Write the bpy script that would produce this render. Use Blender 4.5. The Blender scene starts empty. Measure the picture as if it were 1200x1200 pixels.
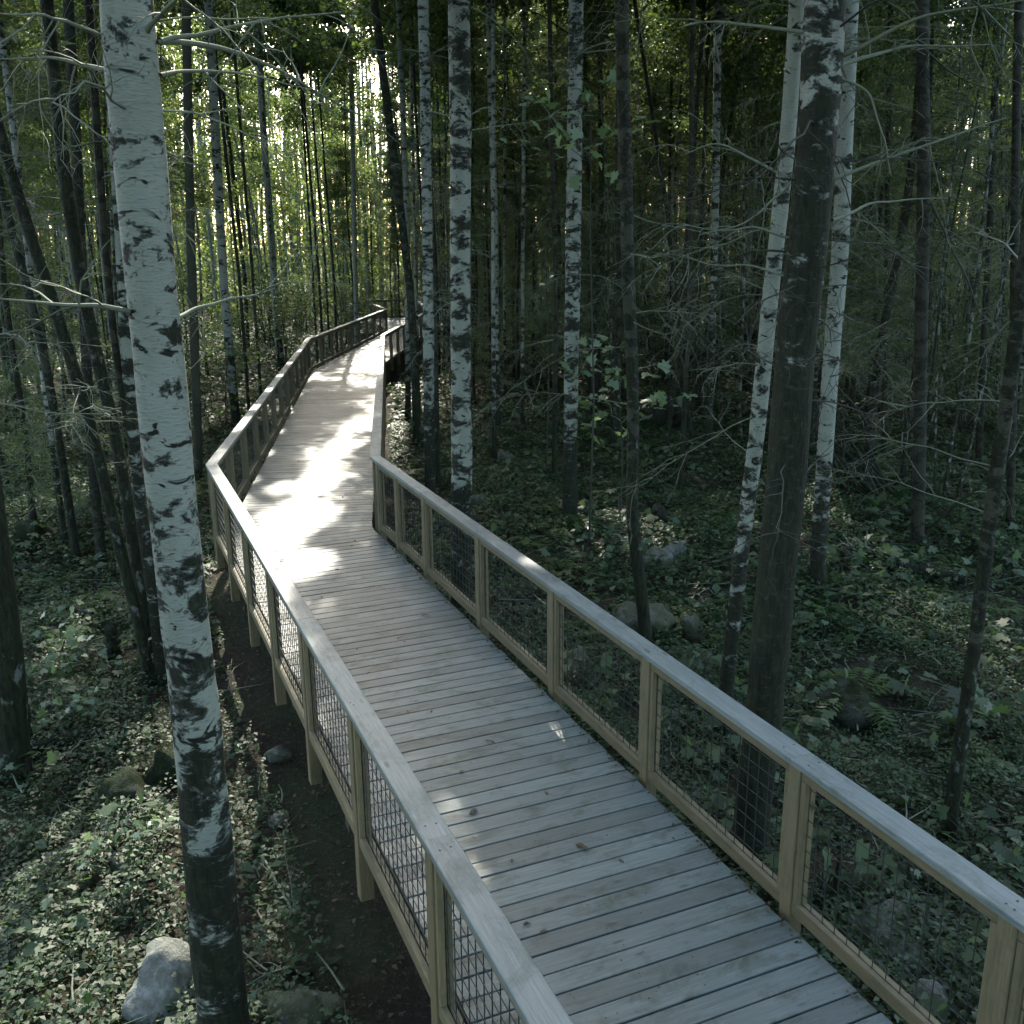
import bpy, math, random
import numpy as np
from math import sin, cos, radians, pi

sc = bpy.context.scene
# ------------------------------------------------------------------ camera
CAMH = 3.9
PITCH, ROLL, FPX = radians(15.3), radians(-0.5), 1140.0
FW = np.array([0, cos(PITCH), -sin(PITCH)]); RT0 = np.array([1., 0, 0]); UP0 = np.cross(RT0, FW)
RT = cos(ROLL) * RT0 + sin(ROLL) * UP0
UP = -sin(ROLL) * RT0 + cos(ROLL) * UP0
camd = bpy.data.cameras.new('camera'); cam = bpy.data.objects.new('camera', camd)
sc.collection.objects.link(cam); sc.camera = cam
from mathutils import Matrix, Vector, Quaternion
from mathutils.noise import fractal
M = Matrix(((RT[0], UP[0], -FW[0], 0), (RT[1], UP[1], -FW[1], 0), (RT[2], UP[2], -FW[2], CAMH), (0, 0, 0, 1)))
cam.matrix_world = M
camd.sensor_width = 36; camd.lens = 36 * FPX / 1200.0
camd.clip_start = 0.05; camd.clip_end = 2000

# ------------------------------------------------------------------ light
SUN_AZ, SUN_EL = radians(-6.0), radians(35.0)      # azimuth from +Y, positive towards +X
SDIR = np.array([sin(SUN_AZ) * cos(SUN_EL), cos(SUN_AZ) * cos(SUN_EL), sin(SUN_EL)])   # towards the sun
world = bpy.data.worlds.new('World'); sc.world = world; world.use_nodes = True
wn = world.node_tree; bg = wn.nodes['Background']
sky = wn.nodes.new('ShaderNodeTexSky'); sky.sky_type = 'NISHITA'; sky.sun_disc = False
sky.sun_elevation = SUN_EL; sky.sun_rotation = SUN_AZ
sky.air_density = 1.0; sky.dust_density = 3.0; sky.ozone_density = 0.4
wn.links.new(sky.outputs[0], bg.inputs[0]); bg.inputs[1].default_value = 0.15
sl = bpy.data.lights.new('sun', 'SUN'); sl.energy = 2.0; sl.angle = radians(0.5); sl.color = (1, .93, .80)
so = bpy.data.objects.new('sun', sl); sc.collection.objects.link(so)
so.rotation_euler = Vector(SDIR).to_track_quat('Z', 'Y').to_euler()
so.location = (0, 0, 40)
sc.view_settings.view_transform = 'Standard'; sc.view_settings.look = 'None'
sc.view_settings.gamma = 1; sc.view_settings.exposure = 2.4
cy = sc.cycles
cy.max_bounces = 5; cy.diffuse_bounces = 3; cy.glossy_bounces = 2; cy.transmission_bounces = 3; cy.transparent_max_bounces = 4
cy.use_denoising = True
cy.sample_clamp_indirect = 4.0
try: cy.volume_bounces = 0
except Exception: pass

rng = np.random.default_rng(7); R_ = random.Random(5)

# ------------------------------------------------------------------ helpers
def ray(x, y): return FW + RT * ((x - 600) / FPX) + UP * ((600 - y) / FPX)
def at_z(x, y, z):
    d = ray(x, y); t = (z - CAMH) / d[2]; return np.array([0, 0, CAMH]) + t * d
def at_Y(x, y, Y):
    d = ray(x, y); t = Y / d[1]; return np.array([0, 0, CAMH]) + t * d
def project(P):
    d = np.asarray(P, float) - [0, 0, CAMH]; z = d @ FW
    return 600 + FPX * (d @ RT) / z, 600 - FPX * (d @ UP) / z, z

def ground(x, y):
    x = np.asarray(x, float); y = np.asarray(y, float)
    g = -0.85 + .10 * np.sin(x * .9 + 1.3) * np.cos(y * .7) + .08 * np.sin(x * .37 - y * .53 + 2) + .05 * np.sin(x * 2.3 + y * 1.7) * np.sin(y * 2.1 - x)
    g += .03 * np.sin(x * 5.1 + 2 * np.sin(y * 1.3)) * np.sin(y * 4.3)
    away = np.clip(np.abs(x + 2.0) - 6, 0, 30)
    g += .012 * away * np.clip((y - 14) / 30, 0, 1) * 2
    return g
def at_ground(x, y):
    z = -.85
    for _ in range(8):
        p = at_z(x, y, z); z = float(ground(p[0], p[1]))
    return p

def mesh(name, V, F, mat, uv=None, mi=None, smooth=False, attrs=None):
    """V (n,3); F: (m,k) array or list of arrays of faces with differing counts"""
    V = np.ascontiguousarray(V, np.float32)
    groups = [np.asarray(F, np.int32)] if isinstance(F, np.ndarray) else [np.asarray(g, np.int32) for g in F if len(g)]
    me = bpy.data.meshes.new(name)
    me.vertices.add(len(V)); me.vertices.foreach_set('co', V.ravel())
    loops = np.concatenate([g.ravel() for g in groups])
    tot = np.concatenate([np.full(len(g), g.shape[1], np.int32) for g in groups])
    start = np.concatenate([[0], np.cumsum(tot)[:-1]]).astype(np.int32)
    me.loops.add(len(loops)); me.loops.foreach_set('vertex_index', loops)
    me.polygons.add(len(tot)); me.polygons.foreach_set('loop_start', start); me.polygons.foreach_set('loop_total', tot)
    if smooth: me.polygons.foreach_set('use_smooth', np.ones(len(tot), bool))
    for m in (mat if isinstance(mat, (list, tuple)) else [mat]): me.materials.append(m)
    if mi is not None: me.polygons.foreach_set('material_index', np.asarray(mi, np.int32))
    if uv is not None:
        l = me.uv_layers.new(name='uv'); l.data.foreach_set('uv', np.asarray(uv, np.float32).ravel())
    for k, v in (attrs or {}).items():
        a = me.attributes.new(k, 'FLOAT', 'POINT'); a.data.foreach_set('value', np.asarray(v, np.float32))
    me.update(); me.validate()
    return me

def link(name, data, parent=None, loc=None):
    o = bpy.data.objects.new(name, data); sc.collection.objects.link(o)
    if parent is not None: o.parent = parent
    if loc is not None: o.location = loc
    return o
def tag(o, label=None, cat=None, group=None, kind=None):
    if label: o['label'] = label
    if cat: o['category'] = cat
    if group: o['group'] = group
    if kind: o['kind'] = kind
    return o
def thing(name, label, cat, loc=(0, 0, 0), group=None):
    return tag(link(name, None, None, tuple(float(v) for v in loc)), label, cat, group)
def copy_tree(o, parent=None):
    c = o.copy(); sc.collection.objects.link(c); c.parent = parent
    for ch in list(o.children): copy_tree(ch, c)
    return c

class MB:
    """collects boxes and tubes with uv along the long axis"""
    def __init__(s): s.V = []; s.F = []; s.UV = []; s.n = 0; s.mi = []
    def poly(s, verts, faces, uvs, m=0):
        s.V += [tuple(v) for v in verts]
        for f, u in zip(faces, uvs):
            s.F.append(tuple(i + s.n for i in f)); s.UV += u; s.mi.append(m)
        s.n += len(verts)
    def beam(s, a, b, w, h, side=None, ch=.004, m=0):
        """box from a to b (centres of the end faces); w along side, h along up"""
        a = np.array(a, float); b = np.array(b, float); L = np.linalg.norm(b - a); d = (b - a) / L
        if side is None: side = np.cross(d, [0, 0, 1.]) if abs(d[2]) < .9 else np.array([1., 0, 0])
        side = np.array(side, float); side -= d * (side @ d); side /= np.linalg.norm(side); up = np.cross(side, d)
        hw, hh = w / 2, h / 2; c = min(ch, hw * .5, hh * .5)
        pr = [(-hw + c, -hh), (hw - c, -hh), (hw, -hh + c), (hw, hh - c), (hw - c, hh), (-hw + c, hh), (-hw, hh - c), (-hw, -hh + c)]
        vs = [a + side * x + up * y for x, y in pr] + [b + side * x + up * y for x, y in pr]
        ou, ov = R_.random() * 40, R_.random() * 40
        per = [0]; 
        for i in range(8):
            p, q = pr[i], pr[(i + 1) % 8]; per.append(per[-1] + math.hypot(p[0] - q[0], p[1] - q[1]))
        fs = []; us = []
        for i in range(8):
            j = (i + 1) % 8
            fs.append((i, j, j + 8, i + 8)); us.append([(ou, ov + per[i]), (ou, ov + per[i + 1]), (ou + L, ov + per[i + 1]), (ou + L, ov + per[i])])
        fs.append(tuple(range(7, -1, -1))); us.append([(ou + .01 * k, ov + .3) for k in range(8)])
        fs.append(tuple(range(8, 16))); us.append([(ou + .01 * k, ov + .3) for k in range(8)])
        s.poly(vs, fs, us, m)
    def build(s, name, mat, parent=None, loc=None):
        me = bpy.data.meshes.new(name); V = np.array(s.V)
        if loc is not None: V = V - np.array(loc)
        me.from_pydata([tuple(v) for v in V], [], s.F)
        for m in (mat if isinstance(mat, (list, tuple)) else [mat]): me.materials.append(m)
        me.polygons.foreach_set('material_index', s.mi)
        l = me.uv_layers.new(name='uv'); l.data.foreach_set('uv', np.array(s.UV, np.float32).ravel())
        me.update()
        return link(name, me, parent)

def tube(P, r, k=6):
    P = np.asarray(P, float); n = len(P); r = np.broadcast_to(np.asarray(r, float), (n,))
    T = np.gradient(P, axis=0); T /= np.linalg.norm(T, axis=1)[:, None] + 1e-9
    ref = np.array([1., 0, 0]) if abs(T[0][0]) < .8 else np.array([0, 1., 0])
    A = np.cross(T, ref); A /= np.linalg.norm(A, axis=1)[:, None] + 1e-9; B = np.cross(T, A)
    th = np.arange(k) * 2 * pi / k
    V = P[:, None] + r[:, None, None] * (np.cos(th)[None, :, None] * A[:, None] + np.sin(th)[None, :, None] * B[:, None])
    i = np.arange(n - 1)[:, None] * k; j = np.arange(k)[None]; j2 = (j + 1) % k
    F = np.stack([i + j, i + j2, i + k + j2, i + k + j], -1).reshape(-1, 4)
    return V.reshape(-1, 3), F
class Acc:
    def __init__(s): s.V = []; s.F = []; s.n = 0
    def add(s, V, F):
        s.V.append(V); s.F.append(np.asarray(F) + s.n); s.n += len(V)
    def tube(s, P, r, k=3): s.add(*tube(P, r, k))
    def arr(s): return np.concatenate(s.V), np.concatenate(s.F)
    def mesh(s, name, mat, smooth=False, **k):
        V, F = s.arr(); return mesh(name, V, F, mat, smooth=smooth, **k)

def norm(v): return v / (np.linalg.norm(v, axis=-1, keepdims=True) + 1e-9)
def leaf_quads(P, size, rg, flat=.5, wid=.55, fold=.15, D=None):
    """kite shaped leaves at P; flat 1 = lying level, 0 = any tilt"""
    n = len(P); size = np.broadcast_to(size, (n,))[:, None]
    if D is None:
        D = rg.normal(size=(n, 3)); D[:, 2] *= (1 - flat); D = norm(D)
    N = rg.normal(size=(n, 3)) * (1 - flat); N[:, 2] += .25 + flat; S = norm(np.cross(D, N)); N = np.cross(S, D)
    V = np.stack([P, P + D * size * .45 + S * size * wid * .5 + N * size * fold, P + D * size - N * size * fold * .6, P + D * size * .45 - S * size * wid * .5 + N * size * fold], 1)
    F = np.arange(4 * n).reshape(n, 4)
    return V.reshape(-1, 3), F

# sun beams that reach the walk and the floor through gaps between crowns
BEAMS = [((-3.2, 14.2, 0), .6), ((-3.9, 16.2, .2), .33), ((-2.6, 11.9, 0), .38), ((-4.5, 16.0, 1.04), .28), ((-4.78, 18.0, 1.04), .24), ((-5.05, 20.3, 1.04), .22), ((-5.36, 22.6, 1.04), .22),
         ((-5.68, 25.2, 1.04), .22), ((-6.1, 28.3, 1.04), .22), ((-6.5, 31.6, 1.04), .2), ((-5.3, 37, .5), .2), ((.35, 7.2, 0), .17), ((-2.4, 17, 1), .15), ((-1.3, 12.6, 0), .12), ((.1, 9.2, 0), .1),
         ((-4.5, 13.6, -.8), .5), ((-5.6, 11.0, -.8), .5), ((-4.9, 9.2, -.8), .2), ((-3.4, 6.6, -.8), .12), ((4.1, 32.5, -.8), .5), ((.6, 25.5, -.8), .4),
         ((1.7, 18.5, -.8), .2), ((2.6, 12.4, -.8), .15), ((2.9, 4.6, -.8), .12)]
def beam_clear(P):
    keep = np.ones(len(P), bool)
    for q, r in BEAMS:
        d = P - np.array(q); t = d @ SDIR; d2 = (d ** 2).sum(1) - t ** 2
        keep &= ~((d2 < r * r) & (t > 0))
    return keep
def sky_slot(P):
    """the open strip of sky above the walk"""
    keep = np.ones(len(P), bool)
    for (a, b) in zip(PATH[:-1], PATH[1:]):
        a = np.array(a); b = np.array(b); u = b - a; t = np.clip(((P[:, :2] - a) @ u) / (u @ u), 0, 1)
        d = np.linalg.norm(P[:, :2] - (a + t[:, None] * u), axis=1)
        keep &= d > np.where(P[:, 1] > 24, .5, SLOT)
    return keep
SLOT = .8

# ------------------------------------------------------------------ materials
def newmat(name):
    m = bpy.data.materials.new(name); m.use_nodes = True; nt = m.node_tree; nt.nodes.clear()
    out = nt.nodes.new('ShaderNodeOutputMaterial'); b = nt.nodes.new('ShaderNodeBsdfPrincipled'); nt.links.new(b.outputs[0], out.inputs[0])
    return m, nt, b, out
def nd(nt, t, **k):
    n = nt.nodes.new('ShaderNode' + t)
    for a, v in k.items():
        if a.startswith('i_'):
            n.inputs[a[2:].replace('_', ' ')].default_value = v
        else: setattr(n, a, v)
    return n
def ramp(nt, src, stops):
    r = nd(nt, 'ValToRGB'); e = r.color_ramp.elements
    while len(e) < len(stops): e.new(.5)
    for x, (p, c) in zip(e, stops): x.position = p; x.color = (*c, 1) if len(c) == 3 else c
    nt.links.new(src, r.inputs[0]); return r.outputs[0]
def mapping(nt, src, scale, loc=(0, 0, 0)):
    m = nd(nt, 'Mapping'); m.inputs['Scale'].default_value = scale; m.inputs['Location'].default_value = loc
    nt.links.new(src, m.inputs[0]); return m.outputs[0]
def noise(nt, vec, scale, detail=4, rough=.55, dist=0):
    n = nd(nt, 'TexNoise'); n.inputs['Scale'].default_value = scale; n.inputs['Detail'].default_value = detail
    n.inputs['Roughness'].default_value = rough; n.inputs['Distortion'].default_value = dist
    nt.links.new(vec, n.inputs['Vector']); return n.outputs[0]
def mixc(nt, f, a, b, mode='MIX'):
    m = nd(nt, 'Mix', data_type='RGBA', blend_type=mode)
    for s, v in ((0, f), (6, a), (7, b)):
        if hasattr(v, 'links') or hasattr(v, 'is_linked'): nt.links.new(v, m.inputs[s])
        else: m.inputs[s].default_value = v if s == 0 else (*v, 1)
    return m.outputs[2]
def mth(nt, op, a, b=None, clamp=False):
    m = nd(nt, 'Math', operation=op, use_clamp=clamp)
    for i, v in enumerate((a, b)):
        if v is None: continue
        if hasattr(v, 'is_linked'): nt.links.new(v, m.inputs[i])
        else: m.inputs[i].default_value = v
    return m.outputs[0]
def bump(nt, b, h, strength, dist=.01):
    n = nd(nt, 'Bump'); n.inputs['Strength'].default_value = strength; n.inputs['Distance'].default_value = dist
    nt.links.new(h, n.inputs['Height']); nt.links.new(n.outputs[0], b.inputs['Normal'])

def wood(name, ca, cb, stain, rough=.62, amount=.5):
    m, nt, b, _ = newmat(name); tc = nd(nt, 'TexCoord').outputs['UV']
    isl = nd(nt, 'NewGeometry').outputs['Random Per Island']
    g1 = noise(nt, mapping(nt, tc, (1.2, 22, 1)), 2.2, 6, .6, .6)
    g2 = noise(nt, mapping(nt, tc, (2.5, 90, 1)), 2.0, 3, .6)
    base = mixc(nt, ramp(nt, g1, [(.3, (0, 0, 0)), (.7, (1, 1, 1))]), ca, cb)
    base = mixc(nt, mth(nt, 'MULTIPLY', ramp(nt, g2, [(.35, (1, 1, 1)), (.6, (0, 0, 0))]), .35), base, tuple(c * .45 for c in ca))
    hv = nd(nt, 'HueSaturation'); nt.links.new(base, hv.inputs['Color'])
    nt.links.new(mth(nt, 'ADD', mth(nt, 'MULTIPLY', isl, .5), .74), hv.inputs['Value'])
    st = noise(nt, mapping(nt, tc, (2.2, 3.6, 1)), 1.3, 9, .72, .5)
    col = mixc(nt, mth(nt, 'MULTIPLY', ramp(nt, st, [(.50, (0, 0, 0)), (.68, (1, 1, 1))]), amount), hv.outputs[0], stain)
    vo = nd(nt, 'TexVoronoi'); vo.inputs['Scale'].default_value = 1; nt.links.new(mapping(nt, tc, (2.2, 7, 1)), vo.inputs['Vector'])
    col = mixc(nt, mth(nt, 'MULTIPLY', ramp(nt, vo.outputs['Distance'], [(.05, (1, 1, 1)), (.11, (0, 0, 0))]), .7), col, tuple(c * .3 for c in ca))
    nt.links.new(col, b.inputs['Base Color'])
    nt.links.new(mth(nt, 'ADD', mth(nt, 'MULTIPLY', st, .35), rough - .18), b.inputs['Roughness'])
    bump(nt, b, mth(nt, 'ADD', g1, mth(nt, 'MULTIPLY', g2, .6)), .55, .004)
    return m
M_deck = wood('weathered_deck', (.088, .12, .11), (.145, .185, .17), (.034, .048, .028), .5, .85)
M_cap = wood('weathered_cap', (.115, .148, .138), (.18, .215, .20), (.042, .06, .036), .52, .6)
M_rail = wood('treated_lumber', (.13, .112, .058), (.19, .16, .082), (.05, .06, .028), .65, .6)
M_under = wood('dark_lumber', (.04, .042, .03), (.065, .065, .045), (.03, .04, .02), .75, .6)  # darker lumber for the stringers and piles

def simple(name, col, rough=.5, metal=0):
    m, nt, b, _ = newmat(name); b.inputs['Base Color'].default_value = (*col, 1); b.inputs['Roughness'].default_value = rough; b.inputs['Metallic'].default_value = metal
    n = noise(nt, nd(nt, 'TexCoord').outputs['Object'], 30, 3)
    nt.links.new(mixc(nt, n, tuple(c * .6 for c in col), tuple(min(1, c * 1.3) for c in col)), b.inputs['Base Color'])
    return m
M_wire = simple('wire_black', (.035, .04, .035), .5, .3)
M_screw = simple('screw_dark', (.02, .022, .02), .6, .3)

def bark(name, pale, pale2, dark, moss, k_patch, lent=True, lichen=None):
    m, nt, b, _ = newmat(name)
    tc = nd(nt, 'TexCoord').outputs['Object']; rnd = nd(nt, 'ObjectInfo').outputs['Random']
    off = nd(nt, 'CombineXYZ'); nt.links.new(mth(nt, 'MULTIPLY', rnd, 37.), off.inputs[0]); nt.links.new(mth(nt, 'MULTIPLY', rnd, 91.), off.inputs[2])
    va = nd(nt, 'VectorMath', operation='ADD'); nt.links.new(tc, va.inputs[0]); nt.links.new(off.outputs[0], va.inputs[1]); vec = va.outputs[0]
    att = nd(nt, 'Attribute', attribute_name='moss').outputs['Fac']
    soft = noise(nt, mapping(nt, vec, (3, 3, 1.5)), 1.5, 4)
    col = mixc(nt, soft, pale, pale2)
    fine = noise(nt, mapping(nt, vec, (18, 18, 90)), 1.0, 3, .6)
    if lent:
        col = mixc(nt, mth(nt, 'MULTIPLY', ramp(nt, fine, [(.55, (0, 0, 0)), (.68, (1, 1, 1))]), .55), col, tuple(c * .35 for c in pale))
        eye = noise(nt, mapping(nt, vec, (5.5, 5.5, 11)), 1.0, 3, .5, .8)
        col = mixc(nt, ramp(nt, eye, [(.62, (0, 0, 0)), (.66, (1, 1, 1))]), col, tuple(c * 1.0 for c in dark))
    p = noise(nt, mapping(nt, vec, (3.6, 3.6, 6.5)), 1.0, 9, .72, .35)
    rr = noise(nt, mapping(nt, vec, (30, 30, 7)), 1.0, 7, .7, .5)
    dk = mixc(nt, ramp(nt, rr, [(.38, (0, 0, 0)), (.62, (1, 1, 1))]), dark, moss)
    if lichen: dk = mixc(nt, ramp(nt, noise(nt, mapping(nt, vec, (9, 9, 6)), 1, 5, .6), [(.60, (0, 0, 0)), (.68, (1, 1, 1))]), dk, lichen)
    val = mth(nt, 'ADD', p, mth(nt, 'MULTIPLY', mth(nt, 'SUBTRACT', att, .5), k_patch))
    if lent: dk = mixc(nt, mth(nt, 'MULTIPLY', ramp(nt, noise(nt, mapping(nt, vec, (14, 14, 30)), 1, 6, .7), [(.55, (0, 0, 0)), (.64, (1, 1, 1))]), .4), dk, tuple(c * .45 for c in pale2))
    msk = ramp(nt, val, [(.478, (0, 0, 0)), (.53, (1, 1, 1))])
    nt.links.new(mixc(nt, msk, col, dk), b.inputs['Base Color'])
    b.inputs['Roughness'].default_value = .75
    b.inputs['Specular IOR Level'].default_value = .3
    bump(nt, b, mth(nt, 'ADD', mth(nt, 'MULTIPLY', rr, msk), mth(nt, 'MULTIPLY', fine, .2)), 1.0, .035)
    return m
M_birch = bark('birch_bark', (.29, .315, .265), (.16, .19, .14), (.007, .010, .0045), (.024, .032, .013), .34)
M_pale = bark('pale_stem_bark', (.21, .235, .18), (.11, .135, .095), (.012, .016, .008), (.035, .048, .02), .3)
M_mossy = bark('mossy_bark', (.022, .026, .015), (.055, .06, .036), (.004, .006, .003), (.024, .036, .011), .5, False, (.15, .17, .14))
M_darkb = bark('dark_bark', (.02, .022, .013), (.036, .038, .022), (.008, .010, .005), (.024, .032, .012), .5, False)
M_twig = simple('twig_grey', (.14, .165, .11), .8)
M_twigdark = simple('twig_dark', (.03, .034, .02), .8)

def leafmat(name, cols, trans=.45, rough=.45, tcol=1.6, sat=1):
    m, nt, b, out = newmat(name)
    isl = nd(nt, 'NewGeometry').outputs['Random Per Island']
    col = ramp(nt, isl, [(i / (len(cols) - 1), c) for i, c in enumerate(cols)])
    nt.links.new(col, b.inputs['Base Color']); b.inputs['Roughness'].default_value = rough
    b.inputs['Specular IOR Level'].default_value = .4
    t = nd(nt, 'BsdfTranslucent'); nt.links.new(mixc(nt, 1.0, col, (tcol * 1.15, tcol * 1.15, tcol * .62), 'MULTIPLY'), t.inputs[0])
    mx = nd(nt, 'MixShader'); mx.inputs[0].default_value = trans
    nt.links.new(b.outputs[0], mx.inputs[1]); nt.links.new(t.outputs[0], mx.inputs[2]); nt.links.new(mx.outputs[0], out.inputs[0])
    return m
L_crown = leafmat('leaf_canopy', [(.035, .06, .022), (.055, .09, .034), (.08, .12, .045), (.11, .15, .06)], .42, .55, 1.5)
L_sunlit = leafmat('leaf_sunlit', [(.06, .10, .035), (.09, .14, .05), (.13, .18, .07), (.17, .21, .10)], .5, .5, 1.6)  # brighter leaf colour stands in for sun glow in the far foliage
L_ground = leafmat('leaf_ground', [(.012, .032, .011), (.026, .058, .021), (.045, .088, .036), (.085, .135, .07)], .35, .55)
L_fern = leafmat('leaf_fern', [(.03, .065, .016), (.05, .10, .025), (.07, .125, .035)], .35, .45)
L_needle = leafmat('needle', [(.04, .07, .03), (.075, .115, .05), (.11, .15, .075), (.16, .19, .11)], .42, .6)
L_big = leafmat('leaf_broad', [(.08, .14, .07), (.12, .19, .10), (.18, .26, .16)], .35, .35)
L_dead = leafmat('leaf_dead', [(.03, .022, .012), (.07, .05, .025), (.12, .09, .045), (.05, .04, .02)], .1, .7)

def groundmat():
    m, nt, b, _ = newmat('forest_soil'); tc = nd(nt, 'TexCoord').outputs['Object']
    a = noise(nt, tc, .9, 8, .65); c = noise(nt, tc, 14, 6, .7); d = noise(nt, tc, 45, 3, .6)
    col = mixc(nt, ramp(nt, a, [(.42, (0, 0, 0)), (.58, (1, 1, 1))]), (.022, .018, .011), (.026, .036, .014))
    col = mixc(nt, mth(nt, 'MULTIPLY', ramp(nt, c, [(.5, (0, 0, 0)), (.64, (1, 1, 1))]), .8), col, (.06, .05, .028))
    col = mixc(nt, ramp(nt, d, [(.62, (0, 0, 0)), (.68, (1, 1, 1))]), col, (.11, .095, .06))
    nt.links.new(col, b.inputs['Base Color']); b.inputs['Roughness'].default_value = .9; b.inputs['Specular IOR Level'].default_value = .2
    bump(nt, b, mth(nt, 'ADD', c, mth(nt, 'MULTIPLY', d, .5)), 1.0, .05)
    return m
M_ground = groundmat()
def rockmat(nm='granite_rock', k=1.0, mo_lo=.50):
    m, nt, b, _ = newmat(nm); tc = nd(nt, 'TexCoord').outputs['Object']; rnd = nd(nt, 'ObjectInfo').outputs['Random']
    a = noise(nt, tc, 3.5, 8, .65, .5); c = noise(nt, tc, 22, 6, .7)
    col = mixc(nt, ramp(nt, a, [(.35, (0, 0, 0)), (.65, (1, 1, 1))]), tuple(c * k for c in (.09, .10, .08)), tuple(c * k for c in (.30, .32, .28)))
    col = mixc(nt, mth(nt, 'MULTIPLY', ramp(nt, c, [(.45, (1, 1, 1)), (.6, (0, 0, 0))]), .5), col, (.07, .08, .05))
    nrm = nd(nt, 'NewGeometry').outputs['Normal']; sp = nd(nt, 'SeparateXYZ'); nt.links.new(nrm, sp.inputs[0])
    mo = noise(nt, tc, 2.1, 6, .6)
    msk = mth(nt, 'MULTIPLY', ramp(nt, mth(nt, 'ADD', mo, mth(nt, 'MULTIPLY', rnd, .16)), [(mo_lo, (0, 0, 0)), (mo_lo + .1, (1, 1, 1))]), .9)
    col = mixc(nt, msk, col, (.045, .06, .02))
    nt.links.new(col, b.inputs['Base Color']); b.inputs['Roughness'].default_value = .8
    bump(nt, b, mth(nt, 'ADD', a, mth(nt, 'MULTIPLY', c, .5)), 1.0, .09)
    return m
M_rock = rockmat(); M_rockp = rockmat('pale_granite', 1.25, .66)

def mossmat():
    m, nt, b, _ = newmat('moss_cushion'); tc = nd(nt, 'TexCoord').outputs['Object']
    a = noise(nt, tc, 3, 6, .7); c = noise(nt, tc, 40, 5, .7)
    col = mixc(nt, c, (.010, .020, .006), (.038, .056, .02)); col = mixc(nt, ramp(nt, a, [(.48, (0, 0, 0)), (.62, (1, 1, 1))]), col, (.075, .085, .065))
    nt.links.new(col, b.inputs['Base Color']); b.inputs['Roughness'].default_value = .95; b.inputs['Specular IOR Level'].default_value = .15
    bump(nt, b, c, 1.0, .06); return m
M_moss = mossmat()
# ------------------------------------------------------------------ walk geometry (measured plan)
HR = 1.04
Lp = [(2.37, -2.0), (-4.06, 13.13), (-6.52, 32.15), (-5.88, 47.6), (-7.0, 51.6), (-8.5, 52.2)]
Rp = [(4.58, -2.0), (-2.01, 13.50), (-4.40, 33.3), (-3.88, 46.5), (-5.5, 56.8), (-8.7, 55.6)]
PATH = [((a[0] + b[0]) / 2, (a[1] + b[1]) / 2) for a, b in zip(Lp, Rp)]
def clip(poly, a, n):
    """keep the part of poly where (p-a).n >= 0"""
    out = []
    for i in range(len(poly)):
        p, q = poly[i], poly[(i + 1) % len(poly)]
        dp = (p[0] - a[0]) * n[0] + (p[1] - a[1]) * n[1]; dq = (q[0] - a[0]) * n[0] + (q[1] - a[1]) * n[1]
        if dp >= 0: out.append(p)
        if (dp >= 0) != (dq >= 0):
            t = dp / (dp - dq); out.append((p[0] + t * (q[0] - p[0]), p[1] + t * (q[1] - p[1])))
    return out
walk = thing('boardwalk', 'raised timber boardwalk of weathered grey planks winding away through the forest', 'boardwalk', (PATH[1][0], PATH[1][1], -.85))
WL = np.array(walk.location)
def inset(P, side, d):
    """offset polyline sideways; side +1 = to the right of travel"""
    P = [np.array(p, float) for p in P]; out = []
    for i, p in enumerate(P):
        us = []
        if i > 0: u = P[i] - P[i - 1]; us.append(u / np.linalg.norm(u))
        if i < len(P) - 1: u = P[i + 1] - P[i]; us.append(u / np.linalg.norm(u))
        ns = [np.array([u[1], -u[0]]) * side for u in us]; n = sum(ns); n /= np.linalg.norm(n)
        out.append(tuple(p + n * d / max(.4, n @ ns[0])))
    return out
Le = inset(Lp, 1, .02); Re = inset(Rp, -1, .02)
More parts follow.
